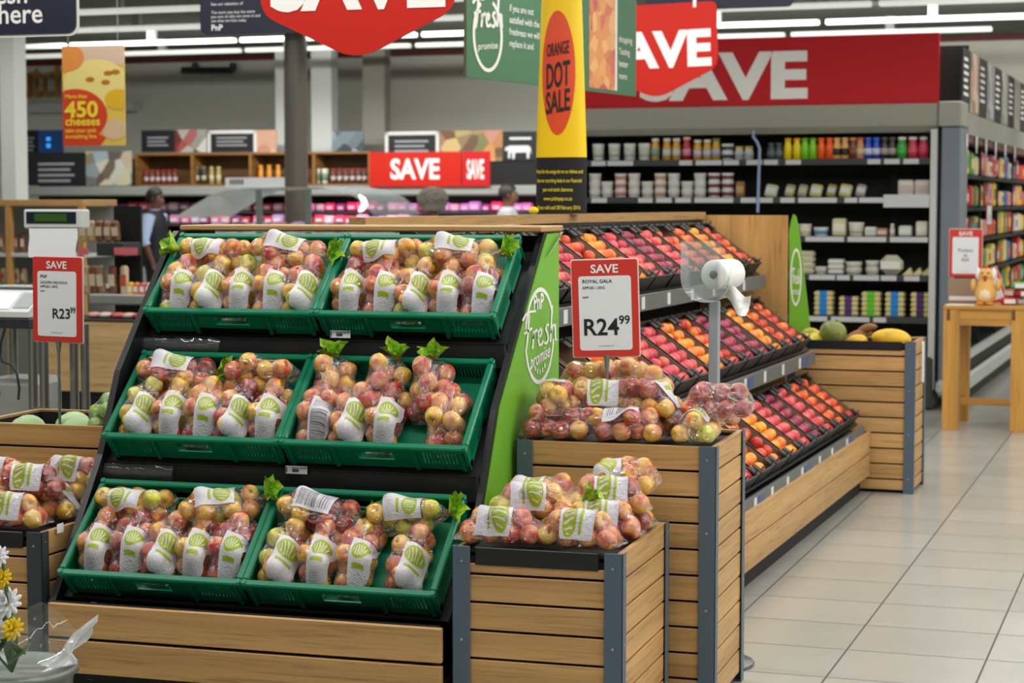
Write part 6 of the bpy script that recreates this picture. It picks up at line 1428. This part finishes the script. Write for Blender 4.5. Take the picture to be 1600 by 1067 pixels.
# ------------------------------------------------------------------ people
def person(loc, rz, H, label, skin, hair, hair_len, top, arms, trousers, sleeve=None, vest=None, hw=1.0, curl=.05):
    t = thing('person', label, 'person', loc, rz); k = H / 1.72
    V = []; E_ = []; Rr = []
    def v(p, r, par=None):
        V.append(tuple(c * k for c in p)); Rr.append((r[0] * k, r[1] * k) if isinstance(r, tuple) else (r * k, r * k))
        if par is not None: E_.append((par, len(V) - 1))
        return len(V) - 1
    pel = v((0, 0, .94), (.15, .11)); bel = v((0, 0, 1.08), (.135, .10), pel); ch = v((0, .005, 1.27), (.155, .11), bel); nb = v((0, .015, 1.42), (.075, .065), ch)
    nk = v((0, .005, 1.49), (.05, .052), nb); jw = v((0, -.015, 1.55), (.06, .075), nk); hd_ = v((0, -.008, 1.63), (.073, .092), jw); v((0, .0, 1.685), (.05, .062), hd_); v((0, -.110, 1.585), (.011, .013), jw)
    for s in (-1, 1):
        hp = v((s * .085, 0, .88), (.085, .09), pel); kn = v((s * .095, -.01, .50), (.058, .06), hp); an = v((s * .095, .015, .09), (.038, .042), kn); v((s * .10, -.13, .035), (.035, .028), an)
        sh = v((s * .165, .01, 1.40), (.058, .058), ch); e, w_ = arms[0 if s < 0 else 1]
        el = v(e, (.042, .044), sh); wr = v(w_, (.027, .024), el); d = (Vector(w_) - Vector(e)).normalized(); sd_ = d.cross(Vector((0, 1, 0))).normalized() if abs(d.y) < .9 else Vector((1, 0, 0))
        pm = v(Vector(w_) + d * .055, (.034, .018), wr)
        for j, (o_, ln) in enumerate(((-.027, .062), (-.009, .072), (.009, .068), (.027, .054))):
            b_ = Vector(w_) + d * .085 + sd_ * o_; f1 = v(b_, .0095, pm); f2 = v(b_ + d * ln * .5, .0085, f1); v(b_ + d * ln * .9 + Vector((0, -.018, 0)), .007, f2)
        tb_ = Vector(w_) + d * .035 + sd_ * .038 + Vector((0, -.012, 0)); f1 = v(tb_, .010, pm); v(tb_ + d * .045 + sd_ * .012, .008, f1)
    me = bpy.data.meshes.new('body'); me.from_pydata(V, E_, []); me.materials.append(skin)
    o = bpy.data.objects.new('body', me); COL.objects.link(o); o.parent = t
    o.modifiers.new('skin', 'SKIN'); 
    for i, sv in enumerate(me.skin_vertices[0].data): sv.radius = Rr[i]; sv.use_root = (i == 0)
    s_ = o.modifiers.new('smooth', 'SUBSURF'); s_.levels = 2; s_.render_levels = 2
    o.modifiers['skin'].use_smooth_shade = True
    # clothes
    def loft(rings, m_, nm, lab=None):
        b = MB(); n = 20; vs = [((cx + rx * math.cos(2 * math.pi * i / n)) * k, (cy + ry * math.sin(2 * math.pi * i / n)) * k, z * k) for z, rx, ry, cx, cy in rings for i in range(n)]
        b.add(vs, [(j * n + i, j * n + (i + 1) % n, (j + 1) * n + (i + 1) % n, (j + 1) * n + i) for j in range(len(rings) - 1) for i in range(n)], 0, True); return b.obj(nm, [m_], t, None, lab)
    loft([(.90, .178, .135, 0, 0), (1.08, .162, .125, 0, 0), (1.27, .185, .135, 0, .005), (1.40, .185, .115, 0, .012), (1.455, .10, .085, 0, .015), (1.475, .068, .068, 0, .012)], vest or top, 'vest' if vest else 'shirt')
    for s in (0, 1):
        e, w_ = arms[s]; sx = -.165 if s == 0 else .165; b = MB(); a = Vector((sx, .01, 1.41)); e = Vector(e); w_ = Vector(w_)
        pts_ = [a, a.lerp(e, .5), e, e.lerp(w_, .25 if sleeve else .85)]; b.tube([q * k for q in pts_], [.075 * k, .066 * k, .058 * k, .054 * k], 14); b.obj('sleeve', [top], t)
    if vest: loft([(1.40, .10, .085, 0, .012), (1.485, .066, .066, 0, .012)], top, 'collar')
    loft([(.98, .172, .13, 0, 0), (.84, .178, .135, 0, 0), (.78, .17, .125, 0, 0)], trousers, 'trouser_seat')
    for s in (-1, 1): b = MB(); b.tube([(s * .085 * k, 0, .84 * k), (s * .095 * k, -.01 * k, .5 * k), (s * .095 * k, .012 * k, .10 * k)], [.10 * k, .076 * k, .066 * k], 14); b.obj('trouser_leg', [trousers], t)
    for s in (-1, 1): b = MB(); b.ball((s * .098 * k, -.05 * k, .045 * k), (.052 * k, .14 * k, .045 * k), 12, 8); b.obj('shoe', [BLACK], t)
    b = MB(); n = 18; vs = []
    for j in range(9):
        ph = j / 8
        for i in range(n):
            th = 2 * math.pi * i / n; fr_ = math.sin(th) < -.35
            a_ = ph * math.pi * .62; rr = max(math.sin(a_), .86 if ph > .6 else 0) * hw
            drop = .105 * (1 - math.cos(a_)); lim = .075 if fr_ else hair_len
            zt2 = 1.735 + .012 * hw - min(drop + max(0, hair_len - .144) * ph ** 2, lim)
            w2 = 1 + curl * noise.noise(Vector((math.cos(th) * 2.6, math.sin(th) * 2.6, ph * 5)))
            vs.append((.094 * rr * w2 * math.cos(th) * k, (.012 + .108 * rr * w2 * math.sin(th)) * k, zt2 * k))
    b.add(vs, [(j * n + i, j * n + (i + 1) % n, (j + 1) * n + (i + 1) % n, (j + 1) * n + i) for j in range(8) for i in range(n)], 0, True); 
    if curl > .1:
        hr_ = random.Random(6)
        for i in range(150):
            z_ = 1 - 1.55 * (i + .5) / 150; th = 2.399963 * i; q_ = math.sqrt(max(0, 1 - z_ * z_))
            if math.sin(th) * q_ < -.45 and z_ < .35: continue
            b.ball((.100 * hw * q_ * math.cos(th) * k, (.012 + .108 * hw * q_ * math.sin(th)) * k, (1.645 + .100 * z_) * k), hr_.uniform(.016, .028) * k, 7, 5)
    b.obj('hair', [hair], t)
    for s in (-1, 1): b = MB(); b.ball((s * .032 * k, -.088 * k, 1.632 * k), .011 * k, 8, 6); b.obj('eye', [BLACK], t)
    for s in (-1, 1): b = MB(); b.ball((s * .083 * k, .0, 1.61 * k), (.012 * k, .02 * k, .032 * k), 8, 6); b.obj('ear', [skin], t)
    b = MB(); b.ball((0, -.095 * k, 1.548 * k), (.024 * k, .01 * k, .007 * k), 8, 6); b.obj('mouth', [mat('lips', (130, 70, 64), .5)], t)
    return t
setf(19.6)
HB = mat('hair_black', (16, 14, 14), .55); HG = mat('hair_grey', (128, 122, 112), .65); HD = mat('hair_dark', (36, 28, 26), .55)
LBL = mat('shirt_pale_blue', (172, 190, 222), .7); VBK = mat('vest_black', (16, 18, 30), .7); TRS = mat('trousers_black', (20, 20, 24), .7); LGS = mat('shirt_grey', (176, 178, 184), .7); PBS = mat('shirt_ice', (160, 190, 206), .7)
MYp = 21.3; p = pt(243, 300, Y=MYp)
person((p.x, MYp, 0), R(96), pt(243, 293, Y=MYp).z / 1.01, 'person in a black vest over a pale blue shirt, seen from the side', SKIN2, HB, .16, LBL, (((-.27, .03, 1.13), (-.25, -.06, .88)), ((.27, .03, 1.13), (.26, -.06, .88))), TRS, True, VBK)
WYp = 18.2; p = pt(676, 300, Y=WYp); person((p.x, WYp, 0), R(205), pt(676, 296, Y=WYp).z / 1.01, 'person with curly grey hair and a pale blue top, seen from behind', SKIN, HG, .22, PBS, (((-.26, .02, 1.14), (-.22, -.14, 1.0)), ((.26, .02, 1.14), (.22, -.14, 1.0))), TRS, hw=1.32, curl=.16)
WY2 = 22.6; p = pt(795, 300, Y=WY2); person((p.x, WY2, 0), R(105), pt(795, 287, Y=WY2).z / 1.01, 'person with dark tied hair and a light grey top, facing right', SKIN2, HD, .15, LGS, (((-.25, -.02, 1.14), (-.20, -.22, 1.05)), ((.25, -.02, 1.14), (.20, -.22, 1.05))), TRS)

# ------------------------------------------------------------------ flowers in the near left corner
setf(YAW_A)
GY = 4.55; p = pt(12, 1000, Y=GY)
bu = thing('flower_bucket', 'grey bucket under the cellophane flowers in the near left corner', 'bucket', (p.x - .02, GY + .05, 0))
zb = zv(60, 1052, GY); MB().lathe([(.12, 0), (.125, .01), (.165, zb - .02), (.178, zb - .015), (.178, zb), (.165, zb), (.16, zb - .03), (0, zb - .03)], 32).obj('shell', [mat('bucket_grey', (110, 116, 110), .35, .4)], bu)
bq = thing('bouquet', 'bunch of white and yellow flowers in clear cellophane', 'bouquet', (p.x - .02, GY + .05, zb - .025)); O12 = Vector((p.x - .02, GY + .05, zb - .025))
m = MB(); K = 40; vs = []; cr_ = random.Random(4)
for j in range(7):
    t_ = j / 6; rad = .10 + .13 * t_ ** .8
    for i in range(K): th = 2 * math.pi * i / K; rr = rad * (1 + .12 * math.sin(7 * th + 3 * j * .3) * t_ + .06 * math.sin(13 * th)); vs.append((rr * math.cos(th), rr * math.sin(th) * .7, .02 + .10 * t_ + .05 * math.sin(5 * th) * t_))
m.add(vs, [(j * K + i, j * K + (i + 1) % K, (j + 1) * K + (i + 1) % K, (j + 1) * K + i) for j in range(6) for i in range(K)], 0, True); m.obj('cellophane', [CELLO], bq)
GRN = mat('leaf_green', (50, 96, 36), .5); PW_ = mat('petal_white', (232, 234, 240), .6); PY = mat('petal_yellow', (236, 206, 30), .6)
for k, (u, v, w_, r_) in enumerate(((0, 872, PW_, .034), (6, 905, PY, .030), (14, 945, PW_, .048), (22, 985, PY, .036), (-22, 900, PW_, .045), (-18, 950, PY, .035), (2, 985, PW_, .030), (-30, 985, PW_, .04))):
    c = pt(u, v, Y=GY + .02 * (k % 3)) - O12; b = MB()
    for ring in range(3):
        nP = 11 - ring * 2
        for i in range(nP):
            th = 2 * math.pi * i / nP + ring; M_ = Matrix.Translation(c) @ Matrix.Rotation(R(60), 4, 'X') @ Matrix.Rotation(th, 4, 'Z') @ Matrix.Rotation(R(-18 - 24 * ring), 4, 'Y')
            b.ball((r_ * .62, 0, .003 * ring), (r_ * .42, r_ * .17, r_ * .05), 8, 5, M=M_)
    b.ball(c, r_ * .28, 10, 7, 1); b.obj('flower', [w_, PY], bq)
    b = MB(); b.tube([c + Vector((0, .01, 0)), c * .5 + Vector((0, .02, -.02)), (0, 0, .01)], .004, 6); b.obj('stem', [GRN], bq)
for k, (u, v) in enumerate(((8, 1000), (24, 1010), (-5, 1015), (30, 1022), (14, 975))):
    c = pt(u, v, Y=GY + .03) - O12; b = MB(); M_ = Matrix.Translation(c) @ Matrix.Rotation(k * 1.3, 4, 'Z') @ Matrix.Rotation(R(40), 4, 'Y'); b.ball((0, 0, 0), (.045, .018, .004), 10, 6, M=M_); b.obj('leaf', [GRN], bq)
